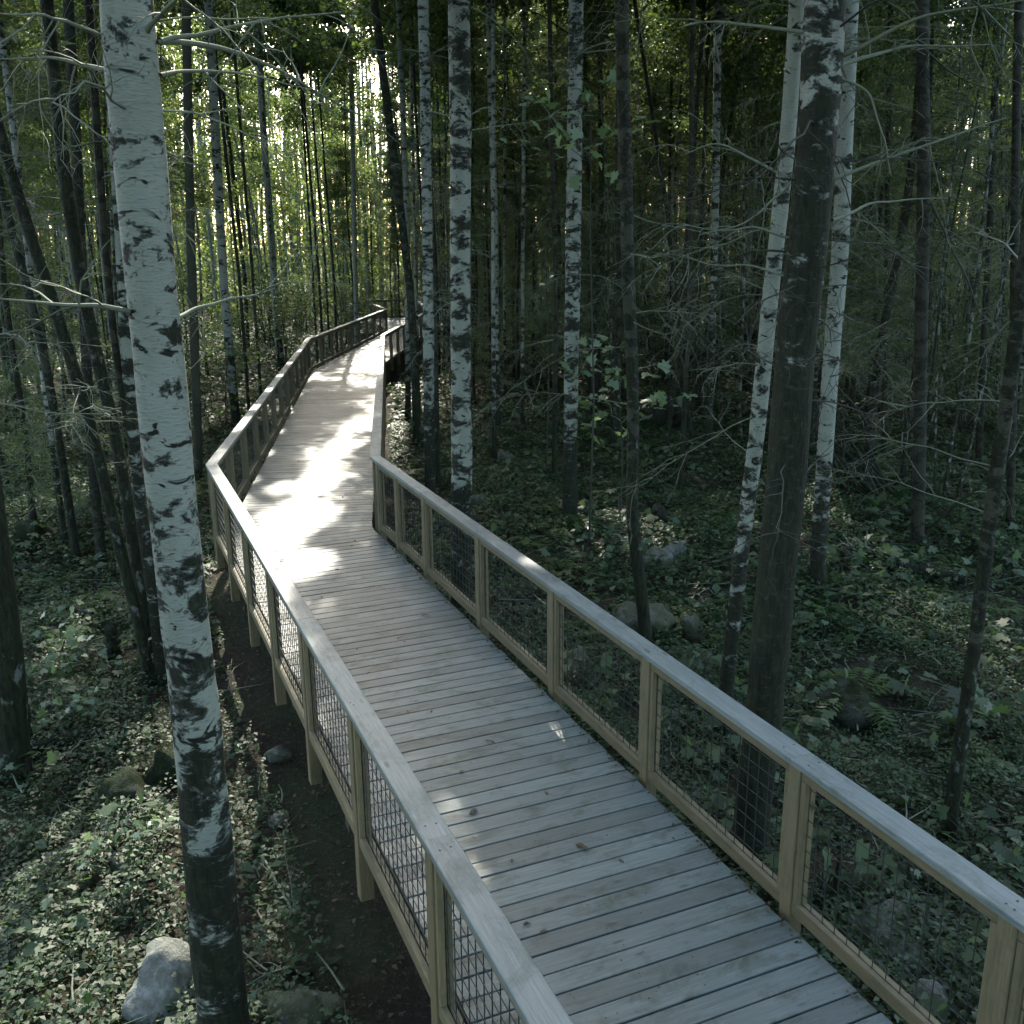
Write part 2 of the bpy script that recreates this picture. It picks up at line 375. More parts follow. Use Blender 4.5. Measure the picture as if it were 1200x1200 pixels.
for i in range(5):
    quad = [Le[i], Re[i], Re[i + 1], Le[i + 1]]
    a = np.array(PATH[i]); b_ = np.array(PATH[i + 1]); u = (b_ - a) / np.linalg.norm(b_ - a); v = np.array([u[1], -u[0]])
    ss = [(np.array(q) - a) @ u for q in quad]; s = min(ss); mb = MB(); k = 0
    while s < max(ss):
        w = .1475
        s0, s1 = s, s + w
        c = [tuple(a + u * x + v * y) for x, y in ((s0, -6), (s0, 6), (s1, 6), (s1, -6))]
        P = c
        cen = np.mean(np.array(quad), axis=0)
        for j in range(4):
            p, q = np.array(quad[j]), np.array(quad[(j + 1) % 4]); e = q - p; n = np.array([-e[1], e[0]])
            if n @ (cen - p) < 0: n = -n
            if j in (1, 3):   # ragged board ends
                p = p - n / np.linalg.norm(n) * R_.uniform(-.006, .010)
            P = clip(P, p, n)
            if len(P) < 3: break
        s += w + R_.uniform(.008, .0125); k += 1
        if len(P) < 3: continue
        ar = 0.5 * abs(sum(P[j][0] * P[(j + 1) % len(P)][1] - P[(j + 1) % len(P)][0] * P[j][1] for j in range(len(P))))
        if ar < .012: continue
        A2 = 0.5 * sum(P[j][0] * P[(j + 1) % len(P)][1] - P[(j + 1) % len(P)][0] * P[j][1] for j in range(len(P)))
        if A2 < 0: P = P[::-1]
        n = len(P); dz = R_.uniform(-.0015, .0015); tilt = R_.uniform(-.01, .01); yaw = R_.uniform(-.0006, .0006)
        cc = np.mean(np.array(P), axis=0)
        # chamfered top edge: inner ring 3 mm in
        ring = []
        for q in P:
            qq = np.array(q) - cc; sx = qq @ u; sy = qq @ v
            sx2 = sx - math.copysign(min(.004, abs(sx) * .5), sx); ring.append(tuple(cc + u * sx2 + v * sy))
        zt = [dz + tilt * ((np.array(q) - cc) @ u) + yaw * ((np.array(q) - cc) @ v) for q in P]
        vs = [(q[0], q[1], z) for q, z in zip(ring, zt)] + [(q[0], q[1], z - .004) for q, z in zip(P, zt)] + [(q[0], q[1], -.038) for q in P]
        fs = [tuple(range(n))]; ou = R_.random() * 50; ov = R_.random() * 50
        uvf = lambda q: (ou + (np.array(q) - cc) @ v, ov + (np.array(q) - cc) @ u)
        us = [[uvf(q) for q in ring]]
        for j in range(n):
            j2 = (j + 1) % n
            fs.append((j + n, j2 + n, j2, j)); us.append([uvf(P[j]), uvf(P[j2]), uvf(ring[j2]), uvf(ring[j])])
            fs.append((j + 2 * n, j2 + 2 * n, j2 + n, j + n)); us.append([(uvf(P[j])[0], uvf(P[j])[1] + .04), (uvf(P[j2])[0], uvf(P[j2])[1] + .04), uvf(P[j2]), uvf(P[j])])
        mb.poly(vs, fs, us)
        # screw heads near both board ends
        if i < 2:
            ys = [(np.array(q) - cc) @ v for q in P]
            for yy in (min(ys) + .12, max(ys) - .12, 0):
                for sx in (-.04, .04):
                    if R_.random() < .25 or abs(yy) > 1.1 and False: continue
                    q = cc + v * (yy + R_.uniform(-.02, .02)) + u * sx; z = dz + tilt * sx + yaw * yy + .0012; r = .0042
                    mb.poly([(q[0] + r * cos(t), q[1] + r * sin(t), z) for t in np.arange(6) * pi / 3], [tuple(range(6))], [[(0, 0)] * 6], 1)
    mb.build('deck', [M_deck, M_screw], walk, WL)
    st = MB()
    for off in (-.82, 0, .82):
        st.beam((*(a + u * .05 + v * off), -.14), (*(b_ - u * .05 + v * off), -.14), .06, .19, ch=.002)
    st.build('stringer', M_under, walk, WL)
    L = np.linalg.norm(b_ - a); t = .9
    while t < L:
        q = a + u * t; pl = MB(); g = float(ground(q[0], q[1]))
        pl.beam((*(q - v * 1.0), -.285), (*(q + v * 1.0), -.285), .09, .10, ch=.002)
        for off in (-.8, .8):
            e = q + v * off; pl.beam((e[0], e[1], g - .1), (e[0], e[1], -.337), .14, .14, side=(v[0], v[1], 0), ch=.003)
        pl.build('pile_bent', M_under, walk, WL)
        t += 2.4

def railing(name, label, P, side, anchors):
    """side -1 = stands to the left of the walk, +1 = right; P is the inner edge of the handrail"""
    root = thing(name, label, 'railing', (P[1][0], P[1][1], -.85)); W0 = np.array(root.location)
    nv = lambda u: np.array([u[1], -u[0]]) * side
    outP = inset(P, side, .155); midP = inset(P, side, .085)
    for i in range(len(P) - 1):
        a, b = np.array(P[i]), np.array(P[i + 1]); L = np.linalg.norm(b - a); u = (b - a) / L; n = nv(u)
        # handrail boards, mitred at the bends, with a joint over posts
        mid0, mid1 = np.array(midP[i]), np.array(midP[i + 1])
        Lm = np.linalg.norm(mid1 - mid0); um = (mid1 - mid0) / Lm
        posts = []
        if i == 0:
            s = anchors
            posts = [x for x in s]
        else:
            k = max(1, round(Lm / 1.65)); posts = [j * Lm / k for j in range(k)] if i else []
        joints = [0] + [x for j, x in enumerate(posts) if (j % 2 == 0 and .8 < x < Lm - .8)] + [Lm]
        cb = MB()
        for j in range(len(joints) - 1):
            s0, s1 = joints[j], joints[j + 1]
            def edge(Q, s_, end):
                q0, q1 = np.array(Q[i]), np.array(Q[i + 1])
                if s_ == 0 : return q0
                if s_ == Lm: return q1
                base = mid0 + um * (s_ + end * .0012); return q0 + um * ((base - q0) @ um)
            pin0, pin1 = edge(P, s0, 1), edge(P, s1, -1); po0, po1 = edge(outP, s0, 1), edge(outP, s1, -1)
            dz = R_.uniform(-.001, .001); z1 = HR + dz; z0 = HR - .038; c = .005
            ring = [pin0, pin1, po1, po0] if side > 0 else [pin0, po0, po1, pin1]
            # orientation independent: build with centre-shrunk top
            cc = sum(ring) / 4
            def sh(q): 
                d = (q - cc); sn = d @ n; return q - n * math.copysign(c, sn)
            if (ring[1] - ring[0])[0] * (ring[2] - ring[1])[1] - (ring[1] - ring[0])[1] * (ring[2] - ring[1])[0] < 0: ring = ring[::-1]
            vs = [(*sh(q), z1) for q in ring] + [(*q, z1 - c) for q in ring] + [(*q, z0) for q in ring]
            ou, ov = R_.random() * 40, R_.random() * 40
            uf = lambda q, z=0: (ou + (q - cc) @ u, ov + (q - cc) @ n + z)
            fs = [(0, 1, 2, 3), (11, 10, 9, 8)]; us = [[uf(sh(q)) for q in ring], [uf(q) for q in ring[::-1]]]
            for e in range(4):
                f = (e + 1) % 4
                fs.append((e + 4, f + 4, f, e)); us.append([uf(ring[e]), uf(ring[f]), uf(ring[f]), uf(ring[e])])
                fs.append((e + 8, f + 8, f + 4, e + 4)); us.append([uf(ring[e], .04), uf(ring[f], .04), uf(ring[f]), uf(ring[e])])
            cb.poly(vs, fs, us)
        for x in posts:
            jt = x in joints
            for dx in ((-.115, .115) if jt else (-.02, .02)) if i < 2 else ():
                for dy in (-.033, .033):
                    q = mid0 + um * (x + dx + R_.uniform(-.01, .01)) - n * .007 + n * (dy + R_.uniform(-.006, .006))
                    if not (0.02 < x + dx < Lm - .02): continue
                    r = .0065
                    cb.poly([(q[0] + r * cos(t), q[1] + r * sin(t), HR + .0022) for t in np.arange(8) * pi / 4], [tuple(range(8))], [[(0, 0)] * 8], 1)
        cb.build('handrail', [M_cap, M_screw], root, W0)
        # posts
        pw = .10
        for x in posts:
            q = mid0 + um * x; g = float(ground(q[0], q[1])); mb = MB()
            zb = -.42 if i == 0 else -.36
            mb.beam((q[0], q[1], zb), (q[0], q[1], HR - .039), pw, pw, side=(n[0], n[1], 0), ch=.005)
            mb.build('post', M_rail, root, W0)
        # framed wire panels between posts
        allp = posts + [Lm - .02]
        for x0, x1 in zip(allp[:-1], allp[1:]):
            s0 = x0 + pw / 2 + .0; s1 = x1 - pw / 2
            if s1 - s0 < .25: continue
            fb = MB(); z0, z1 = .012, HR - .040; th = .088; w = .036; gap = .007
            for sd, off in ((1, gap / 2 + w / 2), (-1, -gap / 2 - w / 2)):
                c0 = mid0 + n * off * sd * sd * (1 if sd > 0 else 1) if False else mid0 + n * off
                A = c0 + um * s0; B = c0 + um * s1
                th2 = th if sd > 0 else th
                fb.beam((*A, z0 + th / 2), (*B, z0 + th / 2), w, th, side=n.tolist() + [0])
                fb.beam((*A, z1 - th / 2), (*B, z1 - th / 2), w, th, side=n.tolist() + [0])
                for e in (s0 + .022, s1 - .022):
                    Q = c0 + um * e
                    fb.beam((*Q, z0 + th + .001), (*Q, z1 - th - .001), w, .042, side=n.tolist() + [0])
            fr = fb.build('panel_frame', M_rail, root, W0)
            ac = Acc(); near = (mid0 + um * (s0 + s1) / 2)[1] < 20
            k = 4 if near else 3; step = .1; rr = .0033
            z = z0 + th - .02
            zz = z0 + .05
            while zz < z1 - .03:
                A = mid0 + um * (s0 + .01); B = mid0 + um * (s1 - .01); m = 5
                pts = np.array([[*(A + (B - A) * t), zz] for t in np.linspace(0, 1, m)]); pts[:, :2] += n * .0026
                ac.tube(pts, rr, k); zz += step
            ss = s0 + .03
            while ss < s1 - .02:
                A = mid0 + um * ss - n * .0026
                ac.tube(np.array([[*A, z0 + .03], [*A, (z0 + z1) / 2], [*A, z1 - .03]]), rr, k); ss += step
            me = ac.mesh('wire_mesh', M_wire); 
            o = link('wire_mesh', me, fr); o.location = -W0
    return root
# distances of the first run's posts, measured along the mid line of the rail
def anchors_for(P, ys, side):
    m = inset(P, side, .085); a, b = np.array(m[0]), np.array(m[1]); L = np.linalg.norm(b - a); u = (b - a) / L
    return [ (y - a[1]) / u[1] for y in ys]
RIGHT_YS = [-1.6, .05, 1.7, 3.72, 5.06, 6.60, 8.10, 9.76, 11.44, 12.52, 13.35]
LEFT_YS = [-1.4, .1, 1.6, 2.9, 4.28, 5.78, 7.28, 8.75, 10.2, 11.65, 12.98]
railing('railing', 'timber railing with wire panels along the right edge of the boardwalk', Rp, 1, anchors_for(Rp, RIGHT_YS, 1))
railing('railing', 'timber railing with wire panels along the left edge of the boardwalk', Lp, -1, anchors_for(Lp, LEFT_YS, -1))

# ------------------------------------------------------------------ ground
def make_ground():
    n = 300
    s = np.linspace(-1, 1, n); xs = np.sign(s) * (np.abs(s) ** 2.2) * 320 + s * 25 - 1
    t = np.linspace(0, 1, n); ys = -30 + t * 75 + t ** 3.5 * 420
    X, Y = np.meshgrid(xs, ys); Z = ground(X, Y)
    V = np.stack([X, Y, Z], -1).reshape(-1, 3)
    i = np.arange((n - 1) * n).reshape(n - 1, n)[:, :-1].ravel()
    F = np.stack([i, i + 1, i + n + 1, i + n], 1)
    tag(link('ground', mesh('ground', V, F, M_ground, smooth=True)), kind='structure')
make_ground()

def path_dist(P2):
    d = np.full(len(P2), 1e9)
    for (a, b) in zip(PATH[:-1], PATH[1:]):
        a = np.array(a); b = np.array(b); u = b - a; t = np.clip(((P2 - a) @ u) / (u @ u), 0, 1)
        d = np.minimum(d, np.linalg.norm(P2 - (a + t[:, None] * u), axis=1))
    return d
def vnoise(x, y, s, seed=0):
    rg = np.random.default_rng(seed); out = 0
    for k in range(6):
        a = rg.uniform(0, 2 * pi); f = s * rg.uniform(.6, 1.8); out = out + np.sin((x * cos(a) + y * sin(a)) * f + rg.uniform(0, 6) + 1.3 * np.sin((x * sin(a) - y * cos(a)) * f * .7))
    return out / 6

def scatter(n, y0, y1, pw=1.0):
    """points in the wedge the photograph sees, denser when near"""
    y = y0 + (y1 - y0) * rng.random(n) ** pw
    x = (rng.random(n) * 2 - 1) * (y * .62 + 1.6)
    return np.stack([x, y], 1)

# low leafy plants that cover the floor
def ground_cover():
    acc = Acc()
    for n, y0, y1, s0, s1, pw in ((190000, 2.5, 12, .022, .07, .8), (5000, 2.5, 16, .09, .14, .8), (190000, 11, 26, .04, .11, .8), (14000, 11, 30, .12, .22, .9), (90000, 25, 62, .10, .26, .8)):
        P = scatter(n, y0, y1, pw); d = path_dist(P)
        m = vnoise(P[:, 0], P[:, 1], 1.9, 3) + .8 * vnoise(P[:, 0], P[:, 1], 5.5, 4)
        keep = (d > 1.35) & (m > -.42 + rng.normal(size=n) * .14)
        left = (P[:, 0] < 0) & (d < 2.3) & (P[:, 1] < 14); keep &= ~(left & (rng.random(n) < .6))
        P = P[keep]; m = m[keep]; n = len(P)
        h = np.clip(.06 + .22 * (m + .35), .01, .5) * rng.uniform(.2, 1.1, n)
        Z = ground(P[:, 0], P[:, 1]) + h
        V, F = leaf_quads(np.column_stack([P, Z]), rng.uniform(s0, s1, n), rng, .72, .62, .12)
        acc.add(V, F)
    tag(link('ground_cover', acc.mesh('ground_cover', L_ground)), 'low leafy plants covering the forest floor on both sides of the boardwalk', 'ground cover', kind='stuff')
    acc = Acc()
    P = scatter(38000, 2.5, 30, .7); P = P[path_dist(P) > .8]; n = len(P)
    V, F = leaf_quads(np.column_stack([P, ground(P[:, 0], P[:, 1]) + rng.uniform(.0, .03, n)]), rng.uniform(.025, .07, n), rng, .8, .6, .15); acc.add(V, F)
    tag(link('leaf_litter', acc.mesh('leaf_litter', L_dead)), 'brown dead leaves and bark bits littering the dark forest soil', 'leaf litter', kind='stuff')
    acc = Acc()
    P = scatter(2600, 2.5, 26, .7); P = P[path_dist(P) > 1.3]
    for p in P:
        L = rng.uniform(.12, .7); a = rng.uniform(0, pi); z = float(ground(*p)) + .02
        t = np.linspace(-.5, .5, 4); q = np.stack([p[0] + cos(a) * L * t + rng.normal(size=4) * .015, p[1] + sin(a) * L * t, z + rng.uniform(0, .10) + t * rng.uniform(-.2, .2) * L], 1)
        acc.tube(q, np.linspace(.008, .003, 4) * rng.uniform(.5, 1.4), 3)
    tag(link('fallen_twigs', acc.mesh('fallen_twigs', M_twig)), 'thin fallen twigs strewn over the forest floor', 'twigs', kind='stuff')
ground_cover()

# ------------------------------------------------------------------ trees
def bend_path(base, pts, height):
    """smooth trunk path through measured points, extended to height"""
    P = [np.array(base, float)] + [np.array(p, float) for p in pts]
    last = P[-1] - P[-2]; last /= last[2]; last = last * .6 + np.array([0, 0, .4])
    z = P[-1][2]; top = base[2] + height
    while z < top - .2:
        st = min(1.6, top - z); P.append(P[-1] + last * st); z += st
    P = np.array(P); s = np.concatenate([[0], np.cumsum(np.linalg.norm(np.diff(P, axis=0), axis=1))])
    ts = np.concatenate([np.linspace(0, .5, 5)[:-1], np.linspace(.5, s[-1], max(14, int(s[-1] / .28)))])
    Q = np.stack([np.interp(ts, s, P[:, k]) for k in range(3)], 1)
    for _ in range(3): Q[1:-1] = (Q[:-2] + 2 * Q[1:-1] + Q[2:]) / 4
    return Q
def trunk_mesh(Q, r0, r1, k, mfun, mat, rg, lump=.05):
    n = len(Q); z = Q[:, 2] - Q[0, 2]; H = z[-1]
    r = r0 + (r1 - r0) * (z / H) ** .9
    r = r * (1 + .55 * np.exp(-z / .16)) * (1 + rg.normal(size=n) * lump * .35)
    V, F = tube(Q, r, k); V = V.reshape(n, k, 3)
    th = np.arange(k) * 2 * pi / k; ph = rg.uniform(0, 6, 4)
    w = 1 + lump * (np.sin(th[None] * 2 + z[:, None] * 1.1 + ph[0]) * .6 + np.sin(th[None] * 3 - z[:, None] * 3.1 + ph[1]) * .5 + np.sin(th[None] * 5 + z[:, None] * 7 + ph[2]) * .35) \
        + .35 * np.exp(-z[:, None] / .12) * np.sin(th[None] * 4 + ph[3])
    V = Q[:, None] + (V - Q[:, None]) * w[..., None]
    V = V - Q[0]
    return mesh('trunk', V.reshape(-1, 3), F, mat, smooth=True, attrs={'moss': np.repeat([mfun(h) for h in z], k)})
def twig_tree(acc, p, d, L, r, rg, sub=5, droop=.25, k=3, lv=1):
    """one dead branch with side twigs"""
    n = 7; pts = [np.array(p, float)]; d = np.array(d, float); d /= np.linalg.norm(d)
    for i in range(n - 1):
        d = d + rg.normal(size=3) * .13 + np.array([0, 0, -droop * .28]); d /= np.linalg.norm(d); pts.append(pts[-1] + d * L / (n - 1))
    pts = np.array(pts); acc.tube(pts, np.linspace(r, r * .25, n), k)
    if lv > 0:
        for j in range(sub):
            t = rg.uniform(.2, .98); i = int(t * (n - 1)); i = min(i, n - 2); q = pts[i] + (pts[i + 1] - pts[i]) * rg.random()
            dd = (pts[i + 1] - pts[i]) / np.linalg.norm(pts[i + 1] - pts[i]); s = norm(np.cross(dd, rg.normal(size=3)))
            s[2] *= .5
            twig_tree(acc, q, dd * .6 + s * rg.uniform(.5, 1), L * rg.uniform(.2, .5), r * .5, rg, max(0, sub // 2), droop, 3, lv - 1)
    return pts
def crown_quads(rg, Q, z0, rad, nl, size, clumps=26):
    """leaf clumps round the upper trunk, gaps between"""
    z = Q[:, 2] - Q[0, 2]; H = z[-1]; C = []
    for i in range(clumps):
        h = z0 + (H - z0) * rg.random() ** .65; f = (h - z0) / (H - z0); rr = rad * (1.0 - .75 * f ** 2.0) * math.sqrt(rg.random())
        a = rg.uniform(0, 2 * pi); c = np.array([np.interp(h, z, Q[:, j]) for j in range(3)])
        C.append((c + np.array([cos(a) * rr, sin(a) * rr, -.15 * rr]), rg.uniform(.35, .85)))
    per = nl // clumps; Ps = []
    for c, s in C:
        # a clump is a few flat sprays
        q = rg.normal(size=(per, 3)) * np.array([s * .6, s * .6, s * .28]); Ps.append(c + q)
    P = np.concatenate(Ps)
    V, F = leaf_quads(P, rg.uniform(size * .7, size * 1.3, len(P)), rg, .35, .7, .12)
    return P, V, F, C
HEROES = []
def hero(name, label, bark_, pts, width, wy, height=15, moss=(.9, .5, 2.5), top=.35, crown=(7.5, 1.9, 2200), twigs=10, tz=(1.5, 8), seedv=0, base=None, k=14, zoff=0, branches=(), tl=1.2, group=None, Yto=None, twigmat=None):
    """pts: picture positions (1200 px) of the trunk, first one is where it meets the ground"""
    rg = np.random.default_rng(seedv + 100)
    B = at_ground(*pts[0]) if base is None else np.array([base[0], base[1], float(ground(*base))])
    P = [at_Y(x, y, B[1]) for x, y in pts[1:]]
    P = [p for p in P if p[2] > B[2] + .3]; P.sort(key=lambda p: p[2])
    B = B.copy(); B[2] -= .08
    Q = bend_path(B, P, height); mid = at_Y(pts[1][0], wy, B[1]); depth = (mid - [0, 0, CAMH]) @ FW
    r0 = width / 2 / FPX * depth
    t = thing(name, label, 'tree', B, group)
    ml, mh, mz = moss
    mf = lambda h: ml + (mh - ml) * min(1, max(0, h / mz)) ** .8
    mat = {'birch': M_birch, 'mossy': M_mossy, 'dark': M_darkb, 'pale': M_pale}[bark_]
    link('trunk', trunk_mesh(Q, r0, r0 * top, k, mf, mat, rg), t)
    z = Q[:, 2] - Q[0, 2]
    on = lambda h: np.array([np.interp(h, z, Q[:, j]) for j in range(3)])
    for bl in branches:      # measured branches: (r, [(px,py),...], dY per point)
        r, pp, dY = bl
        W = np.array([at_Y(x, y, B[1] + dY * i) for i, (x, y) in enumerate(pp)])
        s = np.linspace(0, len(W) - 1, 14); W = np.stack([np.interp(s, range(len(W)), W[:, j]) for j in range(3)], 1)
        W[1:-1] = (W[:-2] + 2 * W[1:-1] + W[2:]) / 4; W[1:-1] += rg.normal(size=(12, 3)) * .006; W[1:-1] = (W[:-2] + 2 * W[1:-1] + W[2:]) / 4
        ac = Acc(); ac.tube(W - B, np.linspace(r * .85, r * .22, 14), 7)
        for j in range(4):
            i = rg.integers(4, 13); dd = norm(W[i] - W[i - 1]); twig_tree(ac, W[i] - B, dd * .5 + rg.normal(size=3) * .6 + [0, 0, -.1], rg.uniform(.3, .8), r * .35, rg, 3, .3, 3, 1)
        o = link('branch', ac.mesh('branch', M_mossy if bark_ != 'birch' else M_twig, True), t)
    if twigs:
        ac = Acc()
        for j in range(twigs):
            h = rg.uniform(*tz); a = rg.uniform(0, 2 * pi); rr = r0 * (1 - .5 * h / height)
            p = on(h) - B + np.array([cos(a), sin(a), 0]) * rr * .6
            twig_tree(ac, p, [cos(a), sin(a), rg.uniform(-.1, .45)], rg.uniform(.5, 1.3) * tl, .009 * rg.uniform(.6, 1.3), rg, 7, .3, 3, 2)
        link('twig_sprays', ac.mesh('twig_sprays', twigmat or M_twig), t)
    if crown:
        z0, rad, nl = crown
        Pc, V, F, C = crown_quads(rg, Q, min(10.5, max(z0, 5.2 + .24 * B[1])), rad, int(nl * 2.6), .16, 40)
        keep = beam_clear(Pc) & sky_slot(Pc)
        F = F[keep]
        ids = F.ravel(); V = V[ids]; F = np.arange(len(ids)).reshape(-1, 4)
        if len(F): link('crown', mesh('crown', V - B, F, L_crown), t)
        ac = Acc()
        for c, s in C[:16]:
            h = max(z0 * .8, c[2] - Q[0, 2] - np.linalg.norm(c[:2] - on(c[2] - Q[0, 2])[:2]) * .5); a = on(min(h, z[-1]))
            m = (a + c) / 2 + [0, 0, .1]
            ac.tube(np.array([a, m, c]) - B, [.022, .014, .005], 4)
        link('limbs', ac.mesh('limbs', M_darkb), t)
    HEROES.append((B[0], B[1])); return t

hero('birch_tree', 'thick white birch with black scars standing in front of the left railing', 'birch', [(268, 1275), (258, 1150), (240, 960), (226, 800), (207, 640), (190, 470), (178, 350), (168, 220), (155, 80), (148, 0)], 60, 1000,
     13, (.98, .30, 4.0), .55, (6.5, 2.0, 1800), 3, (5, 6.5), 1, k=32,
     branches=[(.014, [(128, 45), (90, 30), (60, 18), (0, 16)], -.1), (.016, [(128, 82), (105, 78), (62, 66), (0, 69)], .1), (.014, [(185, 50), (215, 45), (270, 32), (330, 20), (400, 14)], .1),
               (.018, [(187, 48), (218, 50), (285, 60), (335, 88), (370, 108), (385, 128)], .3), (.012, [(188, 88), (225, 80), (290, 85), (365, 105)], .35), (.017, [(168, 45), (180, 25), (205, 2), (222, -20)], -.1),
               (.018, [(162, 372), (145, 364), (100, 358), (50, 355), (0, 350)], -.12), (.014, [(204, 374), (230, 362), (275, 350), (322, 338)], .25)])
hero('alder_tree', 'thick mossy dark trunk behind the right railing, white near the top', 'birch', [(877, 1008), (884, 930), (900, 790), (912, 650), (924, 533), (932, 400), (945, 300), (955, 200), (962, 100), (968, 0)], 43, 900,
     15, (1.75, .55, 6.0), .8, (7, 2.3, 2200), 26, (3.0, 7.5), 2, k=26, tl=1.5, twigmat=M_twigdark,
     branches=[(.02, [(985, 66), (1010, 55), (1060, 25), (1120, 10), (1200, 0)], -.1), (.02, [(985, 76), (1020, 66), (1060, 52), (1160, 52)], .2), (.016, [(945, 38), (880, 30), (830, 24), (795, 33)], .15),
               (.016, [(975, 258), (1000, 248), (1020, 238), (1060, 234), (1110, 232)], .2), (.018, [(972, 210), (1030, 190), (1100, 165), (1180, 138)], .1), (.012, [(980, 90), (1012, 100), (1028, 130), (1040, 180), (1044, 205)], -.05),
               (.012, [(925, 210), (880, 185), (835, 165), (800, 182)], .1), (.012, [(930, 280), (890, 265), (840, 272), (800, 262)], -.1), (.011, [(925, 325), (880, 310), (830, 312), (800, 298)], .1), (.012, [(925, 215), (900, 240), (875, 262), (820, 275)], -.1)])
hero('birch_tree', 'slim white birch leaning beside the thick mossy trunk behind the right railing', 'birch', [(845, 865), (853, 790), (872, 617), (885, 533), (897, 400), (914, 250), (926, 130), (934, 0)], 19, 600,
     14, (.95, .18, 5.0), .75, (7, 1.6, 1500), 18, (3, 7.5), 3, k=18)
hero('birch_tree', 'white birch with black bands standing right of the paired mossy trunks', 'birch', [(957, 692), (958, 683), (963, 583), (967, 533), (975, 400), (983, 330), (990, 167), (997, 0)], 20, 500,
     15, (1.0, .25, 2.5), .7, (7.5, 1.8, 1700), 16, (3, 8), 4, k=18)
hero('conifer_tree', 'dark straight brown trunk on the far side of the fern clearing', 'dark', [(1075, 645), (1078, 500), (1079, 400), (1083, 200), (1080, 0)], 16, 400,
     16, (.5, .4, 3), .8, (8, 1.9, 1700), 30, (2.5, 8.5), 5, k=14, tl=1.6, twigmat=M_twigdark,
     branches=[(.03, [(1085, 225), (1110, 280), (1135, 330), (1150, 375)], -.2), (.02, [(1085, 60), (1120, 90), (1160, 105), (1200, 112)], .1)])
hero('alder_tree', 'crooked mossy sapling trunk leaning right near the corner of the picture', 'mossy', [(1110, 985), (1118, 920), (1137, 797), (1150, 700), (1160, 600), (1177, 500), (1190, 400), (1204, 300), (1212, 180)], 17, 800,
     11, (.8, .5, 3), .7, (6.5, 1.6, 1100), 8, (2.5, 6), 6, k=14)
hero('birch_tree', 'white birch blotched with black moss rising beside the bend of the right railing', 'birch', [(541, 722), (541, 640), (541, 500), (539, 350), (540, 200), (538, 0)], 25, 500,
     15, (1.2, .42, 2.0), .8, (7.5, 1.9, 1700), 7, (4, 8), 7, k=20,
     branches=[(.012, [(545, 5), (575, 20), (610, 50), (640, 110)], .1), (.011, [(535, 140), (505, 130), (480, 135), (465, 142)], .1), (.011, [(545, 138), (570, 125), (600, 128)], .1)])
hero('birch_tree', 'birch with a dark middle band at the bend, left of its blotched neighbour', 'birch', [(504, 600), (503, 500), (502, 380), (501, 300), (499, 150), (496, 0)], 13, 450,
     15, (1.15, .38, 3.0), .8, (7.5, 1.6, 1400), 7, (4, 8), 8, k=14)
hero('birch_tree', 'grey birch with white upper bark in the middle of the forest floor', 'birch', [(668, 614), (668, 560), (669, 450), (671, 350), (673, 200), (675, 0)], 18, 400,
     15, (1.2, .42, 2.6), .85, (7.5, 1.8, 1500), 10, (3, 8), 9, k=16, branches=[(.014, [(682, 62), (740, 56), (800, 34)], .1), (.012, [(662, 155), (640, 130), (600, 75)], .2)])
hero('alder_tree', 'crooked mossy trunk behind the boulder on the right of the boardwalk', 'mossy', [(758, 762), (753, 700), (745, 650), (738, 590), (743, 533), (741, 430), (735, 300), (733, 200), (728, 0)], 15, 600,
     13, (.9, .5, 3), .85, (7, 1.6, 1200), 9, (3, 7), 10, k=14)
hero('alder_tree', 'dark slanting sapling leaning left behind the crooked mossy trunk', 'dark', [(812, 520), (795, 390), (783, 257), (767, 150), (743, 0)], 5, 300, 11, (.5, .5, 3), .8, (7.5, 1.2, 700), 5, (3, 7), 11, k=8)
hero('birch_tree', 'slim pale birch on the right of the blotched birches in the middle distance', 'birch', [(582, 500), (581, 400), (580, 250), (575, 100), (573, 0)], 8, 350, 15, (1.0, .35, 3), .9, (8, 1.4, 1100), 7, (3, 8), 12, k=10)
hero('alder_tree', 'dark curved trunk leaning left beyond the bend of the boardwalk', 'mossy', [(489, 520), (486, 420), (480, 333), (467, 227), (453, 117), (438, 0)], 10, 300, 14, (.8, .5, 3), .9, (8, 1.4, 1000), 6, (4, 8), 13, k=10)
hero('birch_tree', 'very slim white birch between the far railing and the curved dark trunk', 'birch', [(478, 490), (478, 400), (477, 250), (471, 100), (467, 0)], 7, 300, 15, (.9, .3, 3), .9, (8, 1.4, 1000), 5, (4, 8), 14, k=10)
hero('birch_tree', 'slim pale birch rising from behind the far end of the left railing', 'birch', [(418, 415), (417, 350), (415, 250), (412, 120), (411, 0)], 6, 250, 16, (.6, .15, 3), .9, (9, 1.4, 900), 3, (5, 8), 15, k=10)
hero('birch_tree', 'slim pale birch standing left of the bend of the left railing', 'birch', [(330, 428), (326, 400), (318, 280), (309, 160), (300, 0)], 9, 250, 15, (.7, .2, 3), .85, (9, 1.5, 900), 4, (4, 8), 16, k=10)
hero('birch_tree', 'pale birch stem just right of the thick white birch, upper trunk white', 'birch', [(277, 500), (270, 420), (262, 330), (252, 150), (244, 0)], 11, 200, 15, (.9, .3, 3), .9, (9, 1.6, 900), 5, (4, 8), 17, k=12)
hero('alder_tree', 'pale brown stem directly right of the thick white birch', 'mossy', [(233, 560), (229, 430), (223, 270), (218, 0)], 11, 200, 15, (.3, .2, 3), .9, (9, 1.6, 900), 5, (4, 8), 18, k=12)
hero('alder_tree', 'thin black stem seen between the two pale stems right of the thick birch', 'dark', [(291, 420), (287, 327), (270, 180), (256, 60), (250, 0)], 5, 200, 13, (.5, .5, 3), .9, (9, 1.2, 600), 3, (5, 8), 19, k=8)
